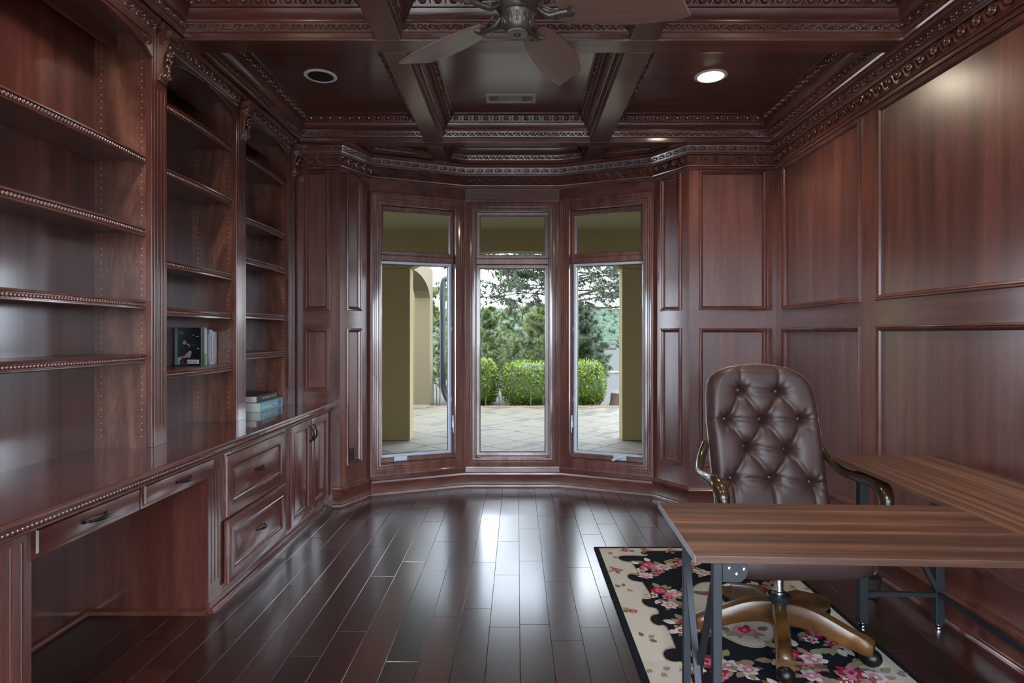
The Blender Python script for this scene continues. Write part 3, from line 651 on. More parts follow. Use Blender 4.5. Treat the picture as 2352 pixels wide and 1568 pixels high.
poly(pr, [(.30, .58), (.33, .65), (.40, .665), (.45, .63), (.43, .57), (.36, .55)], 2)                                  # head
poly(pr, [(.48, .59), (.53, .56), (.58, .48), (.56, .48), (.51, .54), (.46, .57)], 3)
for q in (.555, .51): poly(pr, [(.56, q), (.86, q + .006), (.86, q + .010), (.56, q + .006)], 0, .0005)
for q in (.84, .87, .90): poly(pr, [(.16, q), (.34, q - .02), (.35, q - .012), (.16, q + .008)], 0, .0005)
poly(pr, [(.30, .03), (.50, .03), (.52, .12), (.49, .12), (.48, .05), (.33, .05), (.34, .12), (.31, .12)], 5)
mk(b, 'printed_cover', pr, [bk('glare_print', (.20, .30, .34)), bk('print_white', (.8, .8, .82)), bk('print_mauve', (.42, .32, .33)), bk('print_pale', (.62, .55, .55)), bk('print_black', (.01, .01, .01)), bk('print_red', (.25, .05, .08))], c)
y = 3.353
for lab, w_, h_, col, mark in (('white paperback with a green bottle at the foot of its spine', .036, .214, (.72, .74, .72), 'bottle'), ('blue book with small white lettering on its spine', .030, .205, (.07, .17, .33), 'dots'),
                         ('white book with blue lettering on its spine', .034, .202, (.66, .72, .76), 'lines'), ('pale green thin book with grey lettering, shorter than the white one', .026, .192, (.55, .68, .64), 'lines2'), ('mauve thin book at the right end of the row', .022, .191, (.42, .33, .40), 'edge')):
    b, c = book('book', lab, -1.915, -1.777, y, y + w_ - .0012, zb, zb + h_, bk(lab.split()[0] + mark, col), group=G)
    fs = Fr((-1.776, y, zb), (0, 1, 0), (0, 0, 1)); m = MB()
    if mark == 'bottle':
        m.prism(fs, [(.004, .004), (.026, .004), (.028, .05), (.030, .055), (.030, .066), (.004, .066), (.004, .055), (.008, .05)], .0005, .001); mt = bk('bottle_print', (.16, .42, .10))
    else:
        r2 = random.Random(len(lab)); mt = bk('lettering' + mark, {'dots': (.8, .8, .8), 'lines': (.12, .22, .36), 'lines2': (.25, .32, .32), 'edge': (.7, .66, .72)}[mark])
        for q in range(16): a = .02 + q * (h_ - .05) / 16; m.box(w_ * .3, w_ * (.5 + .25 * r2.random()), a, a + .006, .0005, .001, fs)
    mk(b, 'spine_print', m, mt, c); y += w_
b, c = book('book', 'thick teal book lying on the worktop under a black atlas', -1.918, -1.703, 3.925, 4.298, ZT + .0006, ZT + .059, bk('teal', (.24, .50, .48)), group='books lying at the foot of the far bookcase')
fs = Fr((-1.702, 4.10, ZT + .030), (0, 1, 0), (0, 0, 1))
mk(b, 'spine_band', MB().box(-.172, .10, -.029, .029, .0002, .0005, fs), bk('spine_blue', (.22, .48, .60)), c)
mk(b, 'spine_print', text_mb('Geologica', .040, Fr(fs.p(-.07, -.002, 0), fs.U, fs.V), .0012), bk('spine_text', (.80, .88, .88)), c)
mk(b, 'spine_subtitle', MB().box(.02, .10, .0, .004, .0006, .0012, fs), bk('subtitle', (.7, .82, .84)), c)
mk(b, 'spine_emblem', MB().add([fs.p(.140 + .026 * math.cos(a * PI / 8), .002 + .027 * math.sin(a * PI / 8), .0008) for a in range(16)], [tuple(range(16))]), bk('globe_print', (.10, .16, .42)), c)
b, c = book('book', 'black hardback atlas lying on top of the teal book', -1.915, -1.728, 3.930, 4.262, ZT + .0600, ZT + .104, bk('atlas', (.014, .014, .016), .3), group='books lying at the foot of the far bookcase')
fs = Fr((-1.727, 4.096, ZT + .082), (0, 1, 0), (0, 0, 1))
mk(b, 'spine_print', text_mb('BRITANNICA ATLAS', .0235, Fr(fs.p(.022, 0, 0), fs.U, fs.V), .0012), bk('atlas_text', (.75, .75, .78)), c)
ab = bk('atlas_band', (.30, .30, .32))
for u in (-.151, -.099, .151): mk(b, 'spine_band', MB().box(u - .001, u + .001, -.021, .021, .0003, .0011, fs), ab, c)

# ------------------------------------------------------------------ wall outlet
fr = wallfr(P0L, P1L); oo = empty('wall_outlet', fr.p(.118, .354, -.010), label='black power outlet low in the slim panel left of the windows', cat='outlet')
mk(oo, 'plate', MB().rings(fr, .082, .160, .295, .412, [(0, -.010), (0, -.006), (.004, -.004)]), OUTLET); 
for z in (.330, .378): mk(oo, 'socket', MB().rings(fr, .104, .138, z - .016, z + .016, [(0, -.004), (0, -.002), (.003, -.001), (.006, -.003)]), BLK)

# ------------------------------------------------------------------ recessed ceiling lights
LAMPW = 11.0
def emis(name, col, s):
    m, n, l, b = nmat(name); b.inputs['Emission Color'].default_value = (*col, 1); b.inputs['Emission Strength'].default_value = s; b.inputs['Base Color'].default_value = (.8, .8, .8, 1); return m
LIT = emis('lit_lamp', (1, .87, .66), 14.0)
BAFW = plain('lit_baffle', (.75, .72, .66), .45); BAFB = plain('unlit_baffle', (.012, .012, .013), .4)
def can(x, y, on, lab, pw=LAMPW, col=(1, .84, .64)):
    c = empty('recessed_light', (x, y, ZC), label=lab, cat='ceiling light', group='recessed ceiling lights')
    def pt(n, prof, mat, par=None): return obj(n, MB().lathe((0, 0, 0), prof, 32), mat, par or c, smooth=40)
    r = MB(); p = [(.078, -.001), (.080, -.006), (.096, -.005), (.100, -.002), (.100, .0)]
    def loft(prof, cap=None):
        m = MB(); k = 32
        for rr_, h in prof: m.v += [(rr_ * math.cos(2 * PI * j / k), rr_ * math.sin(2 * PI * j / k), h) for j in range(k)]
        for i in range(len(prof) - 1): m.f += [(i * k + j, i * k + (j + 1) % k, (i + 1) * k + (j + 1) % k, (i + 1) * k + j) for j in range(k)]
        if cap: m.f.append(tuple((len(prof) - 1) * k + j for j in range(k)))
        m.m = [0] * len(m.f); return m
    obj('trim_ring', loft(p[::-1] + [(.078, -.0005)]), WHITE, c, smooth=40)
    obj('baffle', loft([(.078, -.003), (.074, -.0015), (.062, -.0012)], True), BAFW if on else BAFB, c, smooth=40, recalc=False)  # same baffle, coloured pale when the lamp is on, dark when off
    if on:
        m = MB(); m.ell((0, 0, -.002), (.060, 0, 0), (0, .060, 0), (0, 0, -.012), 24, 4, True); obj('bulb', m, LIT, c, smooth=60)
        L = bpy.data.lights.new('can_lamp', 'SPOT'); L.energy = pw; L.color = col; L.spot_size = math.radians(150); L.spot_blend = .6; L.shadow_soft_size = .05
        lo = bpy.data.objects.new('can_lamp', L); C.objects.link(lo); lo.location = (0, 0, -.03); lo.parent = c
    return c
can(-1.225, 3.69, False, 'unlit recessed ceiling light on the left side, its interior coloured dark as unlit')
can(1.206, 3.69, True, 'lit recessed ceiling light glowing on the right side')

# ------------------------------------------------------------------ ceiling vent
vx0, vx1, vy0, vy1 = -.214, .128, 3.925, 4.145
fv = Fr((0, 0, ZC), (1, 0, 0), (0, -1, 0)); ve = empty('ceiling_vent', ((vx0 + vx1) / 2, (vy0 + vy1) / 2, ZC), label='beige metal air vent in the middle ceiling coffer', cat='vent')
cx_, cy_ = (vx0 + vx1) / 2, -(vy0 + vy1) / 2; hw, hh = .171, .075
def vbox(a, b, c_, d, n0, n1): return MB().box(cx_ + a, cx_ + b, cy_ + c_, cy_ + d, n0, n1, fv)
mk(ve, 'face_plate', MB().sweep(fv, [(cx_ - hw, cy_ - hh), (cx_ + hw, cy_ - hh), (cx_ + hw, cy_ + hh), (cx_ - hw, cy_ + hh)], [(0, 0), (0, .004), (.005, .008), (.026, .008), (.028, .002), (.028, 0)], True), VENT)
mk(ve, 'dark_plate', vbox(-.145, .145, -.05, .05, .0005, .0015), plain('vent_dark', (.08, .08, .07), .7))  # flat dark plate painted in for the shade behind the louvers
for s in (-1, 1):
    mk(ve, 'divider', vbox(s * .078 - .004, s * .078 + .004, -.048, .048, .001, .008), VENT)
    for k in range(5): mk(ve, 'louver', MB().box(-.0045, .0045, -.046, .046, -.0008, .0008, Fr(fv.p(cx_ + s * (.090 + k * .0115), cy_, .005), V(.7 * s, 0, -.7), fv.V)), VENT)
    mk(ve, 'screw', MB().lathe(fv.p(cx_ + s * .158, cy_, .008), [(.006, 0), (.004, .003)], 10, ax=fv.N), WHITE)
for k in range(9): mk(ve, 'louver', MB().box(-.073, .073, -.0045, .0045, -.0008, .0008, Fr(fv.p(cx_, cy_ - .042 + k * .0105, .004), fv.U, V(0, -.75, -.65))), VENT)

# ------------------------------------------------------------------ ceiling fan
FX, FY, FZ = 0.0, 2.18, 2.475
fan = empty('ceiling_fan', (FX, FY, FZ), label='bronze ceiling fan with carved hub and five walnut blades', cat='ceiling fan')
obj('downrod', MB().lathe((0, 0, 0), [(.014, .14), (.014, .40)], 12), FANM, fan)
obj('canopy', MB().lathe((0, 0, 0), [(.055, .37), (.07, .39), (.075, .405), (.075, .424)], 24), FANM, fan, smooth=40)
mo_ = obj('motor_housing', MB().lathe((0, 0, 0), [(.050, -.012), (.068, .000), (.074, .012), (.080, .020), (.098, .040), (.102, .075), (.095, .11), (.06, .135), (.02, .15)], 32), FANM, fan, smooth=40)
hb = obj('hub_bowl', MB().lathe((0, 0, 0), [(.028, -.078), (.036, -.076), (.048, -.062), (.056, -.044), (.060, -.026), (.062, -.016), (.064, -.012), (.060, -.004), (.03, 0)], 32), FANM, fan, smooth=40)
lf = MB()
for k in range(12):
    a = 2 * PI * k / 12; er, et = V(math.cos(a), math.sin(a), 0), V(-math.sin(a), math.cos(a), 0); up = V(math.cos(a) * .2, math.sin(a) * .2, 1).normalized()
    c0 = er * .0545 + V(0, 0, -.044); lf.ell(c0, et * .006, up * .014, er * .004, 8, 3, True)
    lf.tube([c0 + et * (.011 * math.cos(q)) + up * (.019 * math.sin(q)) + er * (.003 * math.sin(q)) for q in [PI * j / 8 for j in range(9)]], .0016, 5)
    lf.tube([c0 - up * .018 - er * .006, c0 + up * .012], .0015, 5)
obj('leaf_relief', lf, FANM, hb, smooth=60)
obj('bottom_cap', MB().lathe((0, 0, 0), [(.012, -.083), (.034, -.082), (.038, -.080), (.038, -.076), (.03, -.074)], 28), plain('satin_pewter', (.28, .28, .27), .4, .6), hb, smooth=40)
obj('finial', MB().lathe((0, 0, 0), [(.004, -.090), (.009, -.088), (.010, -.085), (.015, -.083), (.015, -.080)], 16), FANM, hb, smooth=50)
bladep = [(.150, -.046), (.19, -.062), (.28, -.079), (.38, -.088), (.47, -.086), (.54, -.074), (.574, -.062), (.604, .002), (.634, .064), (.60, .074), (.52, .086), (.43, .090), (.33, .083), (.23, .070), (.18, .058), (.150, .046)]
for k in range(5):
    a = math.radians(66 + 72 * k); T = V(math.cos(a), math.sin(a), 0); Sx = V(-math.sin(a), math.cos(a), 0); pit = math.radians(-13)
    Sx2 = Sx * math.cos(pit) + V(0, 0, math.sin(pit)); fr = Fr((0, 0, 0), T, Sx2)
    fr = Fr((0, 0, 0), (1, 0, 0), (0, math.cos(pit), math.sin(pit)))
    bl = obj('blade', MB().prism(fr, bladep, -.003, .004), WFAN, fan, bevel=.0015); bl.rotation_euler = (0, 0, a)
    m = MB(); m.tube(crv([(.075, 0, .012), (.11, .004, -.016), (.15, .0, -.014), (.19, 0, -.008)], 5), .010, 8, flat=1.5)
    m.tube(crv([(.08, .03, .01), (.11, .03, -.004), (.15, .012, -.010)], 4), .005, 6); m.tube(crv([(.08, -.03, .01), (.11, -.03, -.004), (.15, -.012, -.010)], 4), .005, 6)
    for j in range(-3, 4): q = j * .33; m.ell((.185, j * .004, -.007), (.030 * math.cos(q), .030 * math.sin(q), -.002 + .007 * math.sin(q)*0), (-.006 * math.sin(q), .006 * math.cos(q), 0), (0, 0, -.007), 8, 3)
    ir = obj('blade_iron', m, FANM, fan, smooth=60); ir.rotation_euler = (0, 0, a)
    e = obj('blade_edge_veneer', MB().prism(Fr((0, 0, 0), fr.U, fr.V), [(u, v) for u, v in bladep], .0042, .0062), plain('red_blade_back', (.10, .02, .014), .4) if k == 0 else bpy.data.materials['red_blade_back'], bl)

# ------------------------------------------------------------------ rug
RX0, RX1, RY0, RY1, RT = .462, 1.500, 1.90, 3.578, .009
def wool(name, col, v=.18): 
    return plain('wool_' + name, col, .95, bump=.5, bscale=420, var=v, spec=.1)
NAVY = wool('midnight', (.010, .012, .018), .4); CREAM = wool('cream', (.52, .49, .43)); TAN = wool('tan', (.30, .22, .14)); SAGE = wool('sage', (.27, .25, .14)); ROSE = wool('rose', (.36, .02, .07)); PINK = wool('pink', (.52, .20, .26)); BLUSH = wool('pale_blossom', (.60, .56, .55)); BRN = wool('brown', (.17, .11, .07))
rug = empty('area_rug', ((RX0 + RX1) / 2, (RY0 + RY1) / 2, 0), label='floral wool rug with midnight field and cream border under the chair', cat='rug')
ro = -rug.location
obj('rug_base', shift(MB().cbox(RX0, RX1, RY0, RY1, 0.0004, RT, .003), ro), NAVY, rug)
RW, RH = RX1 - RX0, RY1 - RY0; rcx, rcy = (RX0 + RX1) / 2, (RY0 + RY1) / 2
def inner_pts():
    """one quarter of the scalloped inner outline, mirrored to the whole"""
    # from the far-left corner: (x from the left edge, y from the far edge), clockwise along left side then mirrored
    qx = [(.30, .075), (.275, .085), (.262, .110), (.272, .135), (.295, .140), (.275, .155), (.22, .150), (.16, .150), (.125, .165), (.118, .20), (.135, .235), (.165, .25), (.180, .26)]
    side = [(.185, .40), (.15, .41), (.125, .43), (.122, .47), (.14, .505), (.175, .52), (.185, .53), (.190, .69), (.158, .70), (.138, .725), (.136, .765), (.155, .80), (.185, .815), (.19, .835)]
    return qx + side
q = inner_pts(); hx, hy = RW / 2, RH / 2
L_ = [(-hx + x, hy - y) for x, y in q if hy - y > 0.0]
outl = [(.0, hy - .075)] + L_ + [(x, -y) for x, y in L_[::-1]] + [(.0, -hy + .075)]
outl = outl + [(-x, y) for x, y in outl[::-1][1:-1]]
outl = [(p.x, p.y) for p in crv([(*p, 0) for p in outl + outl[:1]], 3)[:-1]]
ring_o = [(-hx + .028, hy - .028), (-hx + .028, -hy + .028), (hx - .028, -hy + .028), (hx - .028, hy - .028)]
zr = RT + .0016
obj('cream_border', MB().box(-hx + .028, hx - .028, -hy + .028, hy - .028, RT - .002, RT + .0006), CREAM, rug)
obj('dark_field', MB().prism(WORLD, outl, RT - .001, RT + .0011), NAVY, rug)
tb_ = MB(); tb_.tube([(x, y, RT + .001) for x, y in outl + outl[:1]], .0045, 5, flat=.5, ref=(0, 0, 1)); obj('border_outline', tb_, TAN, rug)
med = [(.19 * math.cos(a * PI / 24) * (1 + .08 * math.cos(a * PI / 24 * 4)), .30 * math.sin(a * PI / 24) * (1 + .06 * math.cos(a * PI / 24 * 4))) for a in range(48)]
obj('medallion', MB().add([(x, y, zr) for x, y in med], [tuple(range(48))]), CREAM, rug, recalc=False)
obj('medallion_outline', MB().tube([(x, y, RT + .001) for x, y in med + med[:1]], .005, 5, flat=.5, ref=(0, 0, 1)), TAN, rug)
fm = MB(); rr = random.Random(5); MATS = [SAGE, TAN, ROSE, PINK, BLUSH, BRN]
zc = [RT + .0019]
def blob(x, y, rx, ry, a, m, jag=.15, n=12):
    zc[0] += .0000025; pts = []
    for k in range(n): t = 2 * PI * k / n; r = 1 + rr.uniform(-jag, jag); u, v = rx * r * math.cos(t), ry * r * math.sin(t); pts.append((x + u * math.cos(a) - v * math.sin(a), y + u * math.sin(a) + v * math.cos(a), zc[0]))
    fm.add(pts, [tuple(range(n))], m)
def leaf(x, y, L, a, m):
    zc[0] += .0000025; w = L * .3; pts = [(0, 0), (L * .3, w), (L * .65, w * .8), (L, 0), (L * .65, -w * .8), (L * .3, -w)]
    fm.add([(x + u * math.cos(a) - v * math.sin(a), y + u * math.sin(a) + v * math.cos(a), zc[0]) for u, v in pts], [tuple(range(6))], m)
def flower(x, y, r, c1, c2, lv=4):
    for k in range(lv): a = rr.uniform(0, 6.28); leaf(x + r * .7 * math.cos(a), y + r * .7 * math.sin(a), r * rr.uniform(.9, 1.4), a + rr.uniform(-.5, .5), rr.choice((0, 0, 1, 5)))
    p = rr.uniform(0, 6)
    for k in range(6): a = p + k * PI / 3; blob(x + r * .6 * math.cos(a), y + r * .6 * math.sin(a), r * .46, r * .36, a, c1 if k % 3 else (c1 if rr.random() < .5 else c2), .22, 9)
    blob(x, y, r * .55, r * .5, 0, c2, .2, 10); blob(x + r * .05, y, r * .25, r * .2, 1, c1, .3, 8)
def spray(x, y, s=1.0):
    flower(x, y, .050 * s, 2, 3); flower(x + .075 * s, y - .03 * s, .045 * s, 4, 3); flower(x + .03 * s, y - .085 * s, .036 * s, 3, 2, 3); flower(x - .05 * s, y - .06 * s, .03 * s, 4, 2, 3)
    for k in range(7): a = rr.uniform(0, 6.28); leaf(x + .03 * s + .1 * s * math.cos(a), y - .04 * s + .09 * s * math.sin(a), .06 * s, a, rr.choice((0, 1, 4)))
# bouquets of the dark field, matching those in view, then the border sprigs
for x, y, s in ((-.25, .55, 1.0), (-.27, .22, .9), (-.22, -.12, 1.0), (-.24, -.42, 1.0), (.10, -.37, 1.15), (.20, .56, .9), (.27, .25, .9), (.30, -.20, 1.0), (.28, -.5, 1.0), (-.05, .60, .8), (-.02, -.62, .9)): spray(x, y, s)
for x, y in ((-.26, .06), (-.30, .40), (.02, .44), (.12, -.52), (-.1, -.48)): flower(x, y, .040, 4, 3)
for k in range(26):
    t = k / 26 * 2 * PI; x = max(-1, min(1, 1.35 * math.cos(t))) * (hx - .075); y = max(-1, min(1, 1.35 * math.sin(t))) * (hy - .072)
    r = rr.random()
    if r < .55: flower(x, y, .020, 2, 3, 2)
    for j in range(3): a = rr.uniform(0, 6.28); leaf(x + .02 * math.cos(a), y + .02 * math.sin(a), .035, a, rr.choice((1, 5, 1)))
for y in (.18, -.18): flower(0, y, .05, 3, 2); leaf(-.06, y, .06, 2.6, 5); leaf(.06, y, .06, .5, 5)
obj('floral_pattern', fm, MATS, rug, recalc=False, kind='stuff')

# ------------------------------------------------------------------ L-shaped desk
DZ = .75
desk = empty('corner_desk', (.435, 1.446, 0), math.radians(-2.5), label='L-shaped walnut laminate desk on black steel frame', cat='desk')
def dbox(n, a, m, **k): return obj(n, MB().box(*a), m, desk, **k)
top = dbox('desktop', (0, .919, 0, .46, DZ - .018, DZ), WDESK, bevel=.001)
obj('edge_band', MB().box(-.0012, 0, 0, .46, DZ - .018, DZ), plain('grey_edge_band', (.30, .32, .34), .4), top)
top2 = dbox('return_desktop', (.920, 1.380, 0, 1.25, DZ - .018, DZ + .0003), WDESKY, bevel=.001)
obj('edge_band', MB().box(.920, 1.380, 1.25, 1.2512, DZ - .018, DZ), bpy.data.materials['grey_edge_band'], top2)
T2 = .022
def leg(x, y, lv=True):
    T2 = .036 if y > 1 else .022
    l = obj('leg', MB().box(x, x + T2, y, y + T2, .022, DZ - .018), BLACKM, desk, bevel=.0015)
    obj('levelling_foot', MB().lathe((x + T2 / 2, y + T2 / 2, 0.0), [(.012, RT if False else .0), (.016, .003), (.016, .010), (.008, .014), (.008, .024)], 16), CHROME, l, smooth=40); return l
for x, y in ((.052, .03), (.068, .41), (1.02, 1.20), (1.345, 1.20), (1.345, .03)): leg(x, y)
def bar(n, a, b, w=.018, t=.010, par=None):
    a, b = Vector(a), Vector(b); d = (b - a).normalized(); side = d.cross(V(1, 0, 0)); 
    if side.length < .1: side = d.cross(V(0, 1, 0))
    return obj(n, MB().tube([a, b], w * .707, 4, ref=tuple(side), flat=1), BLACKM, par or desk)
bar('side_rail', (.063, .05, DZ - .033), (.079, .42, DZ - .033)); bar('side_rail', (1.04, 1.211, DZ - .033), (1.35, 1.211, DZ - .033))
xb = lambda a, b, dx: obj('cross_brace', MB().tube([V(a[0] + dx, a[1], a[2]), V(b[0] + dx, b[1], b[2])], .0125, 4, ref=(1, 0, 0), flat=.6), BLACKM, desk)
xb((.063, .052, .68), (.079, .41, .03), 0); xb((.079, .41, .70), (.063, .052, .03), -.010)
bar('end_stretcher', (1.04, 1.211, .15), (1.35, 1.211, .15)); bar('wall_stretcher', (1.356, 1.21, .155), (1.356, .04, .155))
bar('end_brace', (1.22, 1.205, .42), (1.352, 1.205, .17)); bar('back_rail', (1.356, 1.20, DZ - .033), (1.356, .05, DZ - .033)); bar('under_rail', (.08, .44, DZ - .03), (.95, .44, DZ - .03), .016)
bp = obj('bracket_plate', MB().prism(Fr((.074, .0305, DZ - .075), (1, 0, 0), (0, 0, 1)), [(0, 0), (.045, 0), (.058, .012), (.064, .03), (.060, .045), (.05, .056), (0, .056)], 0, .003), BLACKM, desk, bevel=.001)
for u, v in ((.016, .036), (.034, .022), (.052, .034)): obj('bolt', MB().lathe((.074 + u, .0275, DZ - .075 + v), [(.004, 0), (.0036, .002), (.001, .0025)], 10, ax=(0, -1, 0)), CHROME, bp)
bp2 = obj('bracket_plate', MB().prism(Fr((1.042, 1.199, DZ - .075), (1, 0, 0), (0, 0, 1)), [(0, 0), (.05, 0), (.064, .03), (.05, .056), (0, .056)], 0, .003), BLACKM, desk)

# ------------------------------------------------------------------ executive chair
CX, CY = 1.095, 2.48
chair = empty('executive_chair', (CX, CY, RT), label='button-tufted oxblood leather executive chair with wooden arms and star base', cat='chair')
def cobj(n, mb, m, par=None, **k): return obj(n, shift(mb, -V(CX, CY, RT)), m, par or chair, **k)
for k in range(5):
    a = math.radians(-110 + 72 * k); d = V(math.cos(a), math.sin(a), 0); s = V(-math.sin(a), math.cos(a), 0); m = MB(); st = []
    for t in range(13):
        u = t / 12; r = .030 + .315 * u; zt = .184 - .054 * (3 * u * u - 2 * u ** 3) + .012 * math.sin(u * PI * 1.3); th = .094 - .034 * u; w = .030 - .004 * u + (.006 if u > .85 else 0)
        if t == 12: zt -= .012; th -= .018
        c = V(CX, CY, 0) + d * r; st.append([c + s * (w * x) + V(0, 0, zt - th + th * y) for x, y in ((-.92, 0), (.92, 0), (1, .08), (1, .80), (.82, .95), (.5, 1), (-.5, 1), (-.82, .95), (-1, .80), (-1, .08))])
    vs = [p for q_ in st for p in q_]; n = 10; fs = [(i * n + j, i * n + (j + 1) % n, (i + 1) * n + (j + 1) % n, (i + 1) * n + j) for i in range(12) for j in range(n)]; fs += [tuple(range(n)), tuple(range(12 * n, 13 * n))]
    lg = cobj('base_leg', m.add(vs, fs), WCHAIR, smooth=38)
    cc = V(CX, CY, 0) + d * .322; cs = MB(); zb_ = RT + .0052
    cs.lathe(cc, [(.008, .062 + zb_), (.012, .066 + zb_), (.020, .070 + zb_), (.020, .078 + zb_), (.014, .084 + zb_)], 16)
    ct_ = cc + d * .010; cs.ell(ct_ + V(0, 0, .034 + zb_), d * .038, s * .030, V(0, 0, .034), 16, 10); cs.ell(ct_ + d * .004 + V(0, 0, .037 + zb_), d * .038, s * .035, V(0, 0, .033), 16, 8)
    cobj('caster', cs, BRONZE, lg, smooth=60)
cobj('hub', MB().lathe((CX, CY, 0), [(.026, .075), (.036, .08), (.038, .15), (.046, .175), (.050, .198), (.044, .206), (.02, .210)], 24), BLACKM, smooth=40)
cobj('gas_column', MB().lathe((CX, CY, 0), [(.026, .205), (.026, .218), (.0185, .220), (.0185, .36)], 20), CHROME, smooth=40)
cobj('seat_plate', MB().box(CX - .12, CX + .12, CY - .10, CY + .16, .352, .375), BLACKM, bevel=.004)
def rbox(x0, x1, y0, y1, z0, z1, r, crown_=.0, nx=18, ny=18):
    """soft cushion: superellipsoid block"""
    m = MB(); cx, cy, cz = (x0 + x1) / 2, (y0 + y1) / 2, (z0 + z1) / 2; a, b, c = (x1 - x0) / 2, (y1 - y0) / 2, (z1 - z0) / 2; p = .32; sg = lambda v, e: math.copysign(abs(v) ** e, v); S_, R_ = 40, 20
    for i in range(R_ + 1):
        t = -PI / 2 + PI * i / R_
        for j in range(S_): q = 2 * PI * j / S_; m.v.append((cx + a * sg(math.cos(t), .5) * sg(math.cos(q), p), cy + b * sg(math.cos(t), .5) * sg(math.sin(q), p), cz + c * sg(math.sin(t), .6)))
    m.f = [(i * S_ + j, i * S_ + (j + 1) % S_, (i + 1) * S_ + (j + 1) % S_, (i + 1) * S_ + j) for i in range(R_) for j in range(S_)]; m.m = [0] * len(m.f); return m
cobj('seat', rbox(CX - .29, CX + .295, CY - .265, CY + .30, .335, .505, .05), LEATHER, smooth=180)
# tufted back: outline and buttons measured in the picture, on a leaning plane
BS, BYB = 492.0, 2.765
def bp3(px, py): return ((px - 1762) / BS, CAMZ - (py - VPY) / BS)
def lean(z): return BYB - .03 + .14 * max(0, (z - .5)) ** 1.1 / .64 * .9
left = [(1152, 1636), (1120, 1634), (1060, 1630), (960, 1627), (910, 1629), (886, 1633), (868, 1641), (856, 1657), (848, 1676), (843, 1700), (840, 1725), (838.5, 1745)]
right = [(1152, 1897), (1120, 1895), (1060, 1891), (960, 1888), (910, 1883), (890, 1878), (872, 1868), (860, 1852), (850, 1832), (844, 1810), (840.5, 1785), (838.5, 1765)]
def itp(tab, y):
    for (y0, x0), (y1, x1) in zip(tab, tab[1:]):
        if y1 <= y <= y0: return x0 + (x1 - x0) * (y - y0) / (y1 - y0)
    return tab[-1][1] if y < tab[-1][0] else tab[0][1]
BUT = [(1707, 899), (1796, 902), (1671, 965), (1756, 967), (1843, 965), (1715, 1028), (1807, 1034), (1675, 1096), (1766, 1097), (1855, 1105)]
bw = [bp3(*b) for b in BUT]
LINES = [(0, 2), (0, 3), (1, 3), (1, 4), (2, 5), (3, 5), (3, 6), (4, 6), (5, 7), (5, 8), (6, 8), (6, 9)]
segs = [(bw[a], bw[b], .010, .011) for a, b in LINES]
segs += [(bw[0], (bw[0][0], 1.15), .004, .005), (bw[1], (bw[1][0], 1.15), .004, .005)] + [(bw[i], (bw[i][0] + .005, .45), .005, .005) for i in (7, 8, 9)]
segs += [(bw[2], (-.30, bw[2][1]), .005, .006), (bw[4], (.29, bw[4][1]), .005, .006), (bw[7], (-.30, bw[7][1]), .005, .006), (bw[9], (.29, bw[9][1]), .005, .006)]
FOLD = [(0, 1), (2, 3), (3, 4), (5, 6), (7, 8), (8, 9)]
def dseg(p, a, b):
    ax, ay = a; bx, by = b; dx, dy = bx - ax, by - ay; t = max(0, min(1, ((p[0] - ax) * dx + (p[1] - ay) * dy) / (dx * dx + dy * dy + 1e-9)))
    return math.hypot(p[0] - ax - t * dx, p[1] - ay - t * dy), t
def tuft(x, z, e):
    h = .052 * (1 - max(0, 1 - e) ** 3.2)
    for a, b, dp, wd in segs:
        d, t = dseg((x, z), a, b); h -= dp * math.exp(-(d / wd) ** 2) + dp * .6 * math.exp(-(d / (wd * 3.2)) ** 2)
    for i, (bx, bz) in enumerate(bw):
        r = math.hypot(x - bx, z - bz); h -= .020 * math.exp(-(r / .020) ** 2) + .010 * math.exp(-(r / .05) ** 2)
        an = math.atan2(z - bz, x - bx); h += .0022 * math.sin(an * 9 + i * 1.7) * math.exp(-((r - .035) / .022) ** 2)
    for a, b in FOLD:
        d, t = dseg((x, z), bw[a], bw[b])
        sgn = (z - (bw[a][1] + (bw[b][1] - bw[a][1]) * t)); am = math.sin(PI * t) ** .5
        h += .0035 * am * math.cos(sgn / .0065 + 3 * t) * math.exp(-(d / .016) ** 2) - .006 * math.exp(-(d / .02) ** 2)
    return h
rows = [1160 - k * 3.2 for k in range(94)] + [858, 855, 852, 849.5, 847, 845, 843, 841.5, 840, 839, 838.5]
nu = 84; m = MB(); grid = []
for y in rows:
    xl, xr = itp(left, y), itp(right, y); row = []
    for j in range(nu + 1):
        u = -1 + 2 * j / nu; uu = math.copysign(1 - (1 - abs(u)) ** 1.25, u); px = (xl + xr) / 2 + uu * (xr - xl) / 2; x, z = bp3(px, y)
        e = min(1, (1 - abs(uu)) * (xr - xl) / 2 / BS / .055, max(0, y - 838.0) / BS / .055 + .02)
        row.append((CX + x + .075, lean(z) - tuft(x, z, e), z))
    grid.append(row)
CXo = .075
nr = len(grid); m.v = [p for r in grid for p in r] + [(p[0], lean(p[2]) + .035 * (1 - abs(-1 + 2 * j / nu) ** 6), p[2]) for r in grid for j, p in enumerate(r)]
N1 = nu + 1; o2 = nr * N1
for i in range(nr - 1):
    for j in range(nu): a = i * N1 + j; m.f += [(a, a + 1, a + N1 + 1, a + N1), (o2 + a, o2 + a + N1, o2 + a + N1 + 1, o2 + a + 1)]
    for j in (0, nu): a = i * N1 + j; m.f.append((a, a + N1, o2 + a + N1, o2 + a))
for j in range(nu): m.f += [(j, j + 1, o2 + j + 1, o2 + j), ((nr - 1) * N1 + j, (nr - 1) * N1 + j + 1, o2 + (nr - 1) * N1 + j + 1, o2 + (nr - 1) * N1 + j)]
m.m = [0] * len(m.f); bk_ = cobj('backrest', m, LEATHER, smooth=180)
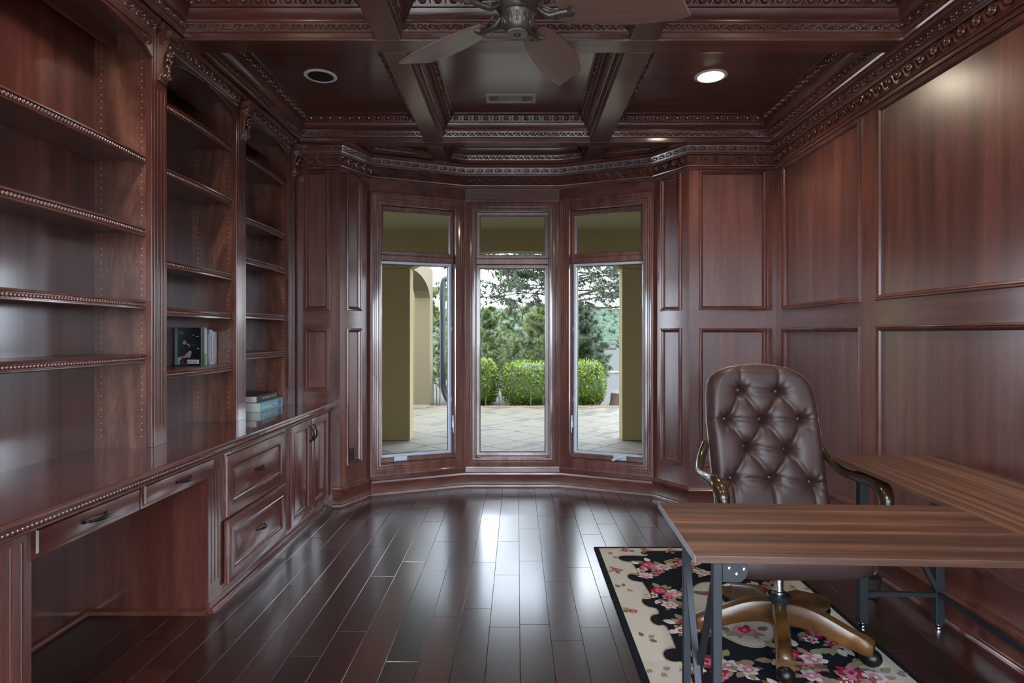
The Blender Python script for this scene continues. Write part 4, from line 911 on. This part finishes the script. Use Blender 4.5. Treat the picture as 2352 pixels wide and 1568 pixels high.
edge = [grid[i][0] for i in range(0, nr, 3)] + [grid[-1][j] for j in range(0, nu, 6)] + [grid[i][nu] for i in range(nr - 1, -1, -3)]
cobj('piping', MB().tube(edge, .0035, 6), PIPING, bk_, smooth=60)
for (x, z) in bw: cobj('button', MB().ell((CX + CXo + x, lean(z) - tuft(x, z, 1) - .004, z), (.0088, 0, 0), (0, 0, .0088), (0, -.007, 0), 12, 4, True), BTN, bk_, smooth=60)
for s in (-1, 1):
    ax = CX + .022 + s * .325
    pth = crv([(CX + .06 + s * .262, 2.80, .775), (CX + .045 + s * .296, 2.72, .720), (ax - s * .012, 2.60, .690), (ax - s * .006, 2.48, .692), (ax - s * .004, 2.375, .698), (ax - s * .006, 2.315, .676), (ax - s * .008, 2.295, .630), (ax - s * .006, 2.325, .585), (ax - s * .03, 2.40, .520), (ax - s * .06, 2.46, .430)], 7); n = len(pth)
    cobj('armrest', MB().tube(pth, [.019 + .011 * math.exp(-((k / n - .5) / .16) ** 2) for k in range(n)], 12, ref=(1, 0, 0), flat=1.0), plain('dark_varnished_arm', (.030, .016, .007), .2, 0, .7, var=.5, bscale=18) if s < 0 else bpy.data.materials['dark_varnished_arm'], smooth=60)

# ------------------------------------------------------------------ drooping plant on the floor behind the desk return
pl_ = empty('potted_plant', (1.74, 2.93, 0), label='small drooping plant standing behind the desk return by the wall', cat='plant')
obj('pot', MB().lathe((0, 0, 0), [(.035, 0), (.045, .005), (.055, .09), (.058, .10), (.050, .10), (.048, .085)], 20), plain('dark_pot', (.03, .02, .02), .5), pl_, smooth=40)
rr = random.Random(11)
for k in range(8):
    a = rr.uniform(0, 6.28); L = rr.uniform(.10, .17); p = crv([(0, 0, .11), (.4 * L * math.cos(a), .4 * L * math.sin(a), .26), (L * math.cos(a), L * math.sin(a), .24), (1.25 * L * math.cos(a), 1.25 * L * math.sin(a), .15)], 4)
    obj('leaf_blade', MB().tube(p, [.006 + .011 * math.sin(PI * min(1, i / len(p) + .05)) for i in range(len(p))], 6, ref=(-math.sin(a), math.cos(a), 0), flat=.15), BLADE if k % 3 else plain('dry_leaf%d' % k, (.22, .15, .08), .7), pl_, smooth=60)

# ------------------------------------------------------------------ outdoors: patio and porch
ZP = -.10
def tilemat():
    m = plain('limestone_paver', (.30, .28, .22), .75, bump=.1, bscale=40); n, l = m.node_tree.nodes, m.node_tree.links; b = n['Principled BSDF']
    t = n.new('ShaderNodeTexCoord'); oi = n.new('ShaderNodeObjectInfo'); ad = n.new('ShaderNodeVectorMath'); l.new(t.outputs['Object'], ad.inputs[0]); l.new(oi.outputs['Location'], ad.inputs[1])
    mp = n.new('ShaderNodeMapping'); mp.inputs['Scale'].default_value = (.9, 2.6, 1); l.new(ad.outputs[0], mp.inputs[0])
    z = n.new('ShaderNodeTexNoise'); z.inputs['Scale'].default_value = 1.6; z.inputs['Detail'].default_value = 3; l.new(mp.outputs[0], z.inputs['Vector'])
    r = n.new('ShaderNodeValToRGB'); e = r.color_ramp.elements; e[0].position, e[0].color = .38, (.026, .021, .013, 1); e[1].position, e[1].color = .43, (.064, .053, .032, 1); q = e.new(.75); q.color = (.076, .064, .040, 1)
    l.new(z.outputs['Fac'], r.inputs[0]); l.new(r.outputs[0], b.inputs['Base Color']); return m
TILE = tilemat(); GROUT = plain('paver_joint', (.030, .025, .016), .9)
YP1 = 11.55
patio = struct('patio', MB().box(-7, 7, 4.6, YP1, ZP - .12, ZP - .006), GROUT, 'limestone patio laid diagonally outside the bay')
ts = .52; dg = ts * math.sqrt(2); tm = mesh_of('paver', MB().cbox(-ts / 2 + .004, ts / 2 - .004, -ts / 2 + .004, ts / 2 - .004, -.03, 0, .003), TILE)
for i in range(-9, 10):
    for j in range(0, 22):
        x, y = (i + (.5 if j % 2 else 0)) * dg, 5.9 + j * dg / 2
        if y > YP1 - .45 or abs(x) > .45 + (y - 2) * .27: continue
        o = obj('paver', tm, None, patio); o.location = (x, y, ZP); o.rotation_euler = (0, 0, PI / 4)
for k in range(18): o = obj('kerb_brick', MB().cbox(-.145, .145, -.06, .06, -.04, .004, .006), plain('kerb_clay', (.10, .062, .035), .8, var=.2, bscale=8) if k == 0 else bpy.data.materials['kerb_clay'], patio); o.location = (-2.6 + .30 * k, YP1 - .06, ZP)
# porch: two square piers carrying a segmental arch, flat ceiling
PY0, PY1 = 7.76, 8.00
for nm, x0, x1, lab in (('porch_column', -2.6, -1.405, 'tan stucco porch pier seen through the left window'), ('porch_column', 1.375, 2.6, 'tan stucco porch pier seen through the right window')):
    o = struct(nm, MB().box(x0, x1, PY0, PY1, ZP, 2.16), STUCCO, lab, bevel=.012)
n = 28; xa, xb_ = -1.405, 1.375; ar = MB(); frp = Fr((0, PY1, 0), (1, 0, 0), (0, 0, 1))
az = lambda x: 2.16 + .225 * (1 - ((x - (xa + xb_) / 2) / ((xb_ - xa) / 2)) ** 2) ** .75
for k in range(n):
    a, b = xa + (xb_ - xa) * k / n, xa + (xb_ - xa) * (k + 1) / n; ar.prism(frp, [(a, az(a)), (b, az(b)), (b, 2.95), (a, 2.95)], 0, PY1 - PY0)
ar.box(-2.6, xa, PY0, PY1, 2.16, 2.95).box(xb_, 2.6, PY0, PY1, 2.16, 2.95).box(-6, -4.2, PY0, PY1, ZP, 2.95).box(4.2, 6, PY0, PY1, ZP, 2.95).box(-4.2, -2.6, PY0, PY1, 2.3, 2.95).box(2.6, 4.2, PY0, PY1, 2.3, 2.95)
struct('porch_arch', ar, STUCCO, 'tan stucco arch spanning the porch piers')
struct('porch_ceiling', MB().prism(WORLD, [(-6, 4.7), (-1.55, 4.7), (-1.38, 4.95), (-.5, 5.29), (.42, 5.29), (1.30, 4.95), (1.5, 4.7), (6, 4.7), (6, PY0), (-6, PY0)], 2.655, 2.75), SOFFIT, 'flat painted porch ceiling')
struct('porch_roof', MB().box(-6.2, 6.2, 4.6, PY1 + .35, 2.95, 3.1), STUCCO, 'flat roof edge of the porch')
# garden wing at the left: side wall with an arch, eave and downspout
wx, wt = -1.74, .30; wy0, wy1 = 8.5, 11.80; frw = Fr((wx - wt, 0, 0), (0, 1, 0), (0, 0, 1)); wm = MB()
wz = lambda y: 2.02 + .36 * max(0, 1 - ((y - (wy0 + wy1) / 2) / ((wy1 - wy0) / 2)) ** 2) ** .55
for k in range(24):
    a, b = wy0 + (wy1 - wy0) * k / 24, wy0 + (wy1 - wy0) * (k + 1) / 24; wm.prism(frw, [(a, wz(a)), (b, wz(b)), (b, 2.62), (a, 2.62)], 0, wt)
wm.box(wy1, wy1 + .42, ZP, 2.62, 0, wt, frw).box(PY1, wy0, ZP, 2.62, 0, wt, frw)
struct('wing_wall', wm, STUCCOL, 'pale stucco garden wing wall with an arched opening')
struct('wing_back_wall', MB().box(-6, wx - wt, 12.0, 12.25, ZP, 2.62), STUCCO, 'stucco wall inside the arched garden wing')
struct('wing_patio', MB().box(-6, wx + .0, 8.0, 12.3, ZP - .1, ZP + .002), TILE, 'paving under the garden wing')
eave = empty('roof_eave', (-1.7, 11.0, 2.62), kind='structure', label='dark roof eave and gutter of the garden wing')
obj('soffit', MB().box(-6, -1.25, 8.05, 12.8, 2.62, 2.74), GUTTER, eave); obj('roof_slope', MB().prism(Fr((0, 12.8, 0), (1, 0, 0), (0, 0, 1)), [(-1.25, 2.741), (-4.0, 5.2), (-9.0, 5.2), (-9.0, 2.741)], 0, 4.6), plain('roof_slate', (.04, .036, .033), .8, var=.3, bscale=6), eave); obj('gutter', MB().tube([(-1.20, 8.1, 2.66), (-1.20, 12.8, 2.66)], .06, 8), GUTTER, eave)
for k in range(4): obj('gutter_hanger', MB().box(-1.34, -1.22, 11.6 + k * .3, 11.63 + k * .3, 2.52, 2.63), GUTTER, eave)
sp_ = MB(); sp_.tube(crv([(-1.22, 12.26, 2.64), (-1.24, 12.26, 2.56), (-1.44, 12.28, 2.46), (-1.54, 12.28, 2.32), (-1.54, 12.28, 1.5), (-1.54, 12.28, .5), (-1.53, 12.27, .18), (-1.42, 12.2, -.06), (-1.30, 12.1, -.10)], 5), .062, 12)
tag(obj('downspout', sp_, GUTTER, smooth=60), 'dark green downspout bending at top and foot, on the garden wing corner', 'downspout')

# ground, lake, far shore
def hill(name, mat, xs_, ys_, zf, label=None, **k):
    m = MB(); n = len(xs_); m.v = [(x, y, zf(x, y)) for y in ys_ for x in xs_]
    m.f = [(j * n + i, j * n + i + 1, (j + 1) * n + i + 1, (j + 1) * n + i) for j in range(len(ys_) - 1) for i in range(n - 1)]; m.m = [0] * len(m.f)
    return obj(name, m, mat, smooth=180, recalc=False, kind='structure', label=label)
sm = lambda t: max(0, min(1, t)) ** 2 * (3 - 2 * max(0, min(1, t)))
gz = lambda x, y: -.16 - .1 * sm((y - 13) / 4) - 8.2 * sm((y - 15) / 40) + .06 * math.sin(x * 2.1 + y)
hill('garden_ground', SOIL, [-40 + 2 * k for k in range(41)], [YP1 - .02, 12, 12.5, 13, 14, 16, 18, 21, 25, 30, 36, 44, 52, 60], gz, 'mulched garden slope falling to the lake')
struct('bounce_terrace', MB().box(-60, 60, -40, 4.55, -.30, -.22), plain('pale_bounce_stone', (.34, .32, .29), .9, var=.2, bscale=3), 'unseen ground behind the house, made pale to bounce light indoors')  # out of view, coloured pale to bounce light up to the ceiling
for nm, x0, x1 in (('left', -9, -2.16), ('right', 2.11, 9)): struct('wall_house_' + nm, MB().box(x0, x1, 4.3, 4.62, -.3, 3.05), STUCCO, 'outer stucco house wall at the ' + nm + ' of the bay')
def water():
    m, n, l, b = nmat('lake_water'); b.inputs['Base Color'].default_value = (.050, .050, .047, 1); b.inputs['Roughness'].default_value = .4; b.inputs['Specular IOR Level'].default_value = 0
    t = n.new('ShaderNodeTexCoord'); mp = n.new('ShaderNodeMapping'); mp.inputs['Scale'].default_value = (.3, 1.2, 1); z = n.new('ShaderNodeTexNoise'); z.inputs['Scale'].default_value = .6; u = n.new('ShaderNodeBump'); u.inputs['Strength'].default_value = .25; u.inputs['Distance'].default_value = .3
    l.new(t.outputs['Object'], mp.inputs[0]); l.new(mp.outputs[0], z.inputs['Vector']); l.new(z.outputs['Fac'], u.inputs['Height']); l.new(u.outputs[0], b.inputs['Normal']); return m
struct('lake', MB().box(-400, 400, 42, 420, -8.4, -8.0), water(), 'calm grey lake beyond the garden')
HILLM = plain('wooded_hill', (.025, .042, .028), .95, bump=1.0, bscale=.18, var=.35); SHORE = plain('stony_shore', (.05, .046, .034), .9, var=.3, bscale=.4)
hz_ = lambda x, y: -8.2 + 30 * sm((y - 366) / 120) * (.82 + .12 * math.sin(x * .013 + 1.2) + .06 * math.sin(x * .05)) + (1.0 if y > 370 else 0)
hill('far_hill', HILLM, [-300 + 15 * k for k in range(41)], [360, 366, 375, 390, 410, 430, 450, 480, 520, 560], hz_, 'green wooded hill on the far lake shore')
# trees of the far hill, too many to count
rr = random.Random(21); hm = MB(); ico = MB().ell((0, 0, 0), (1, 0, 0), (0, 1, 0), (0, 0, 1), 7, 5)
for k in range(2600):
    x = rr.uniform(20, 130) if k % 3 else rr.uniform(-140, 20); y = rr.uniform(368, 500); r = rr.uniform(1.1, 2.6); z = hz_(x, y) + r * .5
    hm.inst(MB().add([(v[0] * r * (1 + rr.uniform(-.2, .2)), v[1] * r, v[2] * r * 1.15 * (1 + rr.uniform(-.2, .2))) for v in ico.v], ico.f), Fr((x, y, z), (1, 0, 0), (0, 1, 0)))
FARTREE = foliage('hazy_far_trees', (.030, .052, .034), (.042, .07, .042), (.06, .09, .052), .12, .9)
tag(obj('hill_trees', hm, FARTREE, smooth=180, recalc=False), 'dense green trees covering the far hill', 'trees', kind='stuff')
fh = empty('lake_house', (55.5, 364, -7.9), label='small pale lake house on the far shore', cat='house')
pw_ = plain('house_white', (.075, .07, .066), .8); rf_ = plain('house_roof', (.05, .045, .042), .8); wd_ = plain('house_glass', (.06, .07, .08), .3)
obj('wall', MB().box(-4.2, 4.2, -2, 3, 0, 3.4), pw_, fh); obj('roof', MB().prism(Fr((0, -2.6, 0), (1, 0, 0), (0, 0, 1)), [(-5.2, 3.3), (5.2, 3.3), (3.6, 4.7), (-3.6, 4.7)], -6, 0), rf_, fh)
for k in range(5): obj('window', MB().box(-3.5 + k * 1.5, -2.5 + k * 1.5, -2.04, -1.98, 1.6, 2.9), wd_, fh)
obj('deck', MB().box(-6, 5, -3.2, -2, .9, 1.1), pw_, fh)
struct('stone_jetty', MB().prism(WORLD, [(14, 139), (60, 139), (60, 143), (18, 143), (14, 141)], -8.3, -7.55), SHORE, 'low stony spit in the lake', bevel=.2)
rr = random.Random(4)
def leafball(m, c, r, n, size, rnd, squash=.85, shell=.75):
    for k in range(n):
        v = V(rnd.gauss(0, 1), rnd.gauss(0, 1), rnd.gauss(0, 1)).normalized(); d = r * (shell + (1 - shell) * rnd.random()); p = Vector(c) + V(v.x * d, v.y * d, v.z * d * squash)
        t = V(rnd.uniform(-1, 1), rnd.uniform(-1, 1), rnd.uniform(-1, 1)).normalized(); s = t.cross(v); 
        if s.length < .1: continue
        s = s.normalized() * size * .45; t = (v * .5 + t * .6).normalized() * size; m.add([p - t * .5, p + s * .8, p + t * .7, p - s * .8], [(0, 1, 2, 3)])
    return m
for k, (x, h) in enumerate(((19.5, 2.4), (22.0, 1.6))):
    t = empty('shore_shrub', (x, 141, -7.6), label=('taller shrub growing on the stony spit in the lake', 'lower shrub growing on the stony spit in the lake')[k], cat='shrub', group='shrubs on the lake spit')
    obj('stem', MB().tube([(0, 0, 0), (.1, 0, h * .8)], .08, 6), BARK, t); m = MB()
    for q in range(9): leafball(m, (rr.uniform(-.8, .8) * h * .5, 0, rr.uniform(.3, 1) * h), h * .24, 60, .22, rr)
    obj('foliage', m, NEEDLE, t, recalc=False)

# clipped hedge shrubs
rr = random.Random(9)
for k, (x, y, r, zt) in enumerate(((-.95, 13.6, .40, .62), (-.84, 12.25, .46, .78), (.24, 12.2, .60, .72), (1.36, 12.2, .47, .74))):
    lab = ('clipped yellow-green shrub behind the downspout', 'clipped yellow-green shrub at the left of the middle window', 'clipped yellow-green shrub filling the middle window', 'clipped round shrub in the right window')[k]
    t = empty('hedge_shrub', (x, y, -.17), label=lab, cat='shrub', group='clipped shrubs along the patio'); H = zt + .17
    obj('stem', MB().tube([(0, 0, 0), (0, 0, .4)], .04, 6), BARK, t)
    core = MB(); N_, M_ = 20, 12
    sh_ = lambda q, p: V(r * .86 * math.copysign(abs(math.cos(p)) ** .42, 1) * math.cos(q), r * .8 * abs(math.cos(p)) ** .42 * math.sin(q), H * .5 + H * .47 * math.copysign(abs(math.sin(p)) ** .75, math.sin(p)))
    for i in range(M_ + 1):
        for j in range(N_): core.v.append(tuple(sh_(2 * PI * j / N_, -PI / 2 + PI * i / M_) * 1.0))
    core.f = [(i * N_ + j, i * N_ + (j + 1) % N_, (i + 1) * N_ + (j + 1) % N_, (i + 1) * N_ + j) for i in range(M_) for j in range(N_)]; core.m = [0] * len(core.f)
    obj('shade_core', core, plain('hedge_shade', (.03, .05, .01), .9) if k == 0 else bpy.data.materials['hedge_shade'], t, smooth=180)  # solid core coloured dark to stand for shade inside the foliage
    m = MB()
    for q in range(4200):
        a, p = rr.uniform(0, 2 * PI), math.asin(rr.uniform(-.98, 1)); b_ = sh_(a, p); nn = V(math.cos(a) * math.cos(p), math.sin(a) * math.cos(p), math.sin(p)); lump = 1 + .05 * math.sin(a * 5 + k) * math.cos(p * 4)
        b_ = V(b_.x * lump, b_.y * lump, b_.z) + nn * rr.uniform(-.03, .07); t2 = V(rr.uniform(-1, 1), rr.uniform(-1, 1), rr.uniform(-.2, 1)).normalized(); s = t2.cross(nn)
        if s.length < .1: continue
        s = s.normalized() * .016; t2 = (t2 * .7 + nn * .5).normalized() * .038; m.add([b_ - t2 * .5, b_ + s, b_ + t2, b_ - s], [(0, 1, 2, 3)])
    obj('leaves', m, HEDGE, t, recalc=False)
# upright flag-iris shoots in front of the hedge
rr = random.Random(2)
ORD = ('leftmost', 'second', 'third', 'fourth', 'fifth', 'sixth', 'seventh', 'rightmost')
for k, (x, y, h) in enumerate(((-.80, 11.60, .24), (-.62, 11.60, .34), (-.36, 11.61, .28), (-.30, 11.60, .36), (-.17, 11.59, .38), (.26, 11.57, .52), (.50, 11.59, .36), (.64, 11.6, .38), (-1.66, 11.66, .55), (-1.60, 11.70, .42), (-1.53, 11.66, .5))):
    p = crv([(x, y, -.16), (x + .01, y, h * .5 - .1), (x + rr.uniform(-.06, .03), y - .02, h - .1)], 4)
    o = obj('iris_shoot', MB().tube(p, [.014, .014, .013, .012, .011, .010, .008, .006, .002], 5, flat=.35), BLADE, recalc=True)
    tag(o, ('leftmost', 'middle', 'rightmost')[k - 8] + ' of three narrow iris shoots by the downspout foot' if k > 7 else ORD[k] + ' iris shoot from the left in front of the clipped hedge', 'plant', 'iris shoots by the downspout' if k > 7 else 'iris shoots along the hedge')
# stump and stones at the patio's right
st_ = MB(); st_.lathe((2.13, 12.1, -.2), [(.27, 0), (.235, .1), (.22, .24), (.215, .30), (.20, .31)], 18); tag(obj('tree_stump', st_, plain('stump_wood', (.07, .045, .03), .9, bump=.8, bscale=12, var=.4), smooth=40), 'sawn tree stump beside the right hedge shrub', 'stump')
rr = random.Random(31)
for k in range(7):
    m = MB().ell((0, 0, .06), (.15, 0, 0), (0, .13, 0), (0, 0, .075), 8, 5); m.v = [tuple(Vector(v) * rr.uniform(.85, 1.15)) for v in m.v]
    o = obj('garden_stone', m, SHORE if k else plain('brown_stone', (.06, .042, .032), .9, var=.4, bscale=9), smooth=60); o.location = (2.62 + .36 * k, 12.0 + rr.uniform(-.1, .25), -.17); tag(o, ('first', 'second', 'third', 'fourth', 'fifth', 'sixth', 'seventh')[k] + ' garden stone to the right of the tree stump', 'stone', 'stones of the right border')

# pines
def tuftn(m, p, d, L, n, rnd, w=.010):
    for k in range(n):
        v = (d * .55 + V(rnd.gauss(0, .5), rnd.gauss(0, .5), rnd.gauss(0, .5))).normalized(); s = v.orthogonal().normalized() * w
        m.add([p + s, p - s, p + v * L * rnd.uniform(.7, 1.1)], [(0, 1, 2)])
def pine(lab, base_, H, z0, spread, nb, tw, mat, seed, L=.16, ntuft=12, taper=.9, trunk=.14, up=.25, w=.012, reach=None, group='pines behind the hedge'):
    rnd = random.Random(seed); t = empty('pine_tree', base_, label=lab, cat='tree', group=group)
    tk = [(0, 0, 0)] + [(rnd.uniform(-.05, .05) * H * .3, rnd.uniform(-.05, .05), H * q) for q in (.25, .5, .75, 1)]; tk = crv(tk, 5)
    obj('trunk', MB().tube(tk, [trunk * (1 - .85 * i / len(tk)) for i in range(len(tk))], 8), BARK, t, smooth=60)
    br, nd = MB(), MB()
    for b_ in range(nb):
        q = (b_ + rnd.random()) / nb; z = z0 + (H - z0) * q; a = b_ * 2.4 + rnd.uniform(-.4, .4); R = spread * (1 - taper * q) * rnd.uniform(.7, 1.1); ip = tk[min(len(tk) - 1, int(z / H * (len(tk) - 1)))]
        d = V(math.cos(a), math.sin(a), up); pts = crv([V(ip.x, ip.y, z), V(ip.x, ip.y, z) + d * R * .35 + V(0, 0, rnd.uniform(-.1, .1)), V(ip.x, ip.y, z) + d * R * .7 + V(rnd.uniform(-.2, .2), rnd.uniform(-.2, .2), rnd.uniform(-.15, .1)) * R * .5, V(ip.x, ip.y, z) + d * R + V(0, 0, rnd.uniform(-.1, .2)) * R * .5], 4)
        br.tube(pts, [max(.008, trunk * .17 * (1 - i / len(pts))) for i in range(len(pts))], 5)
        for k in range(tw):
            s = .25 + .75 * rnd.random(); p = pts[int(s * (len(pts) - 1))]; dd = (d + V(rnd.gauss(0, .8), rnd.gauss(0, .8), rnd.gauss(.2, .5))).normalized(); ln = R * rnd.uniform(.12, .34); e = p + dd * ln
            br.tube([p, e], [.012, .006], 4, caps=False)
            for j in range(3): tuftn(nd, p + dd * ln * (.5 + .25 * j), dd, L, ntuft, rnd, w)
    obj('branches', br, BARK, t, recalc=False); obj('needles', nd, mat, t, recalc=False); return t
pine('mature pine whose branches hang across the middle and right windows', (1.42, 16.0, -.4), 5.2, 2.35, 3.4, 44, 32, NEEDLE, 5, L=.17, ntuft=18, taper=.35, trunk=.17, up=.08, w=.011)
pine('unseen tall pine added behind the garden wing roof to block the sky', (-3.1, 18.0, -.6), 10.5, 3.9, 1.9, 50, 22, NEEDLE, 77, L=.24, ntuft=12, taper=.5, trunk=.18, up=.1, w=.018)  # added out of view to keep bright sky out of the floor reflection
labs = ('young bushy pine seen behind the downspout', 'young bushy pine at the left edge of the middle window', 'young bushy pine left of the mature pine', 'young bushy pine in the middle of the grove', 'young bushy pine right of the middle window', 'young pine at the right end of the grove, beside the lake view', 'young pine far left beyond the garden wing', 'low young pine above the right hedge shrub')
for k, (x, y, top, sp2) in enumerate(((-3.9, 30, 3.5, 2.6), (-1.8, 26, 2.35, 2.5), (.2, 28, 2.75, 2.6), (1.2, 24, 2.3, 2.3), (1.9, 27, 2.5, 1.9), (2.45, 22, 2.3, 1.15), (-6.2, 28, 4.2, 2.6), (1.95, 18, 1.0, .75))):
    b0 = gz(x, y) - .1; pine(labs[k], (x, y, b0), top - b0, .5, sp2, 36, 18, NEEDLE2 if k not in (5, 7) else NEEDLE, 40 + k, L=.21, ntuft=16, taper=.75, trunk=.10, up=.35, w=.013)

# fill lamps added out of view in the coffers above the viewer
for x, y, lab in ((-1.2, 2.16, 'added fill light, unseen, above the near bookcase'), (1.25, 2.16, 'added fill light, unseen, above the desk'), (-1.2, .65, 'added fill light, unseen, left above the viewer'), (1.25, .65, 'added fill light, unseen, right above the viewer')):
    can(x, y, True, lab, 9.0, (1, .93, .86))
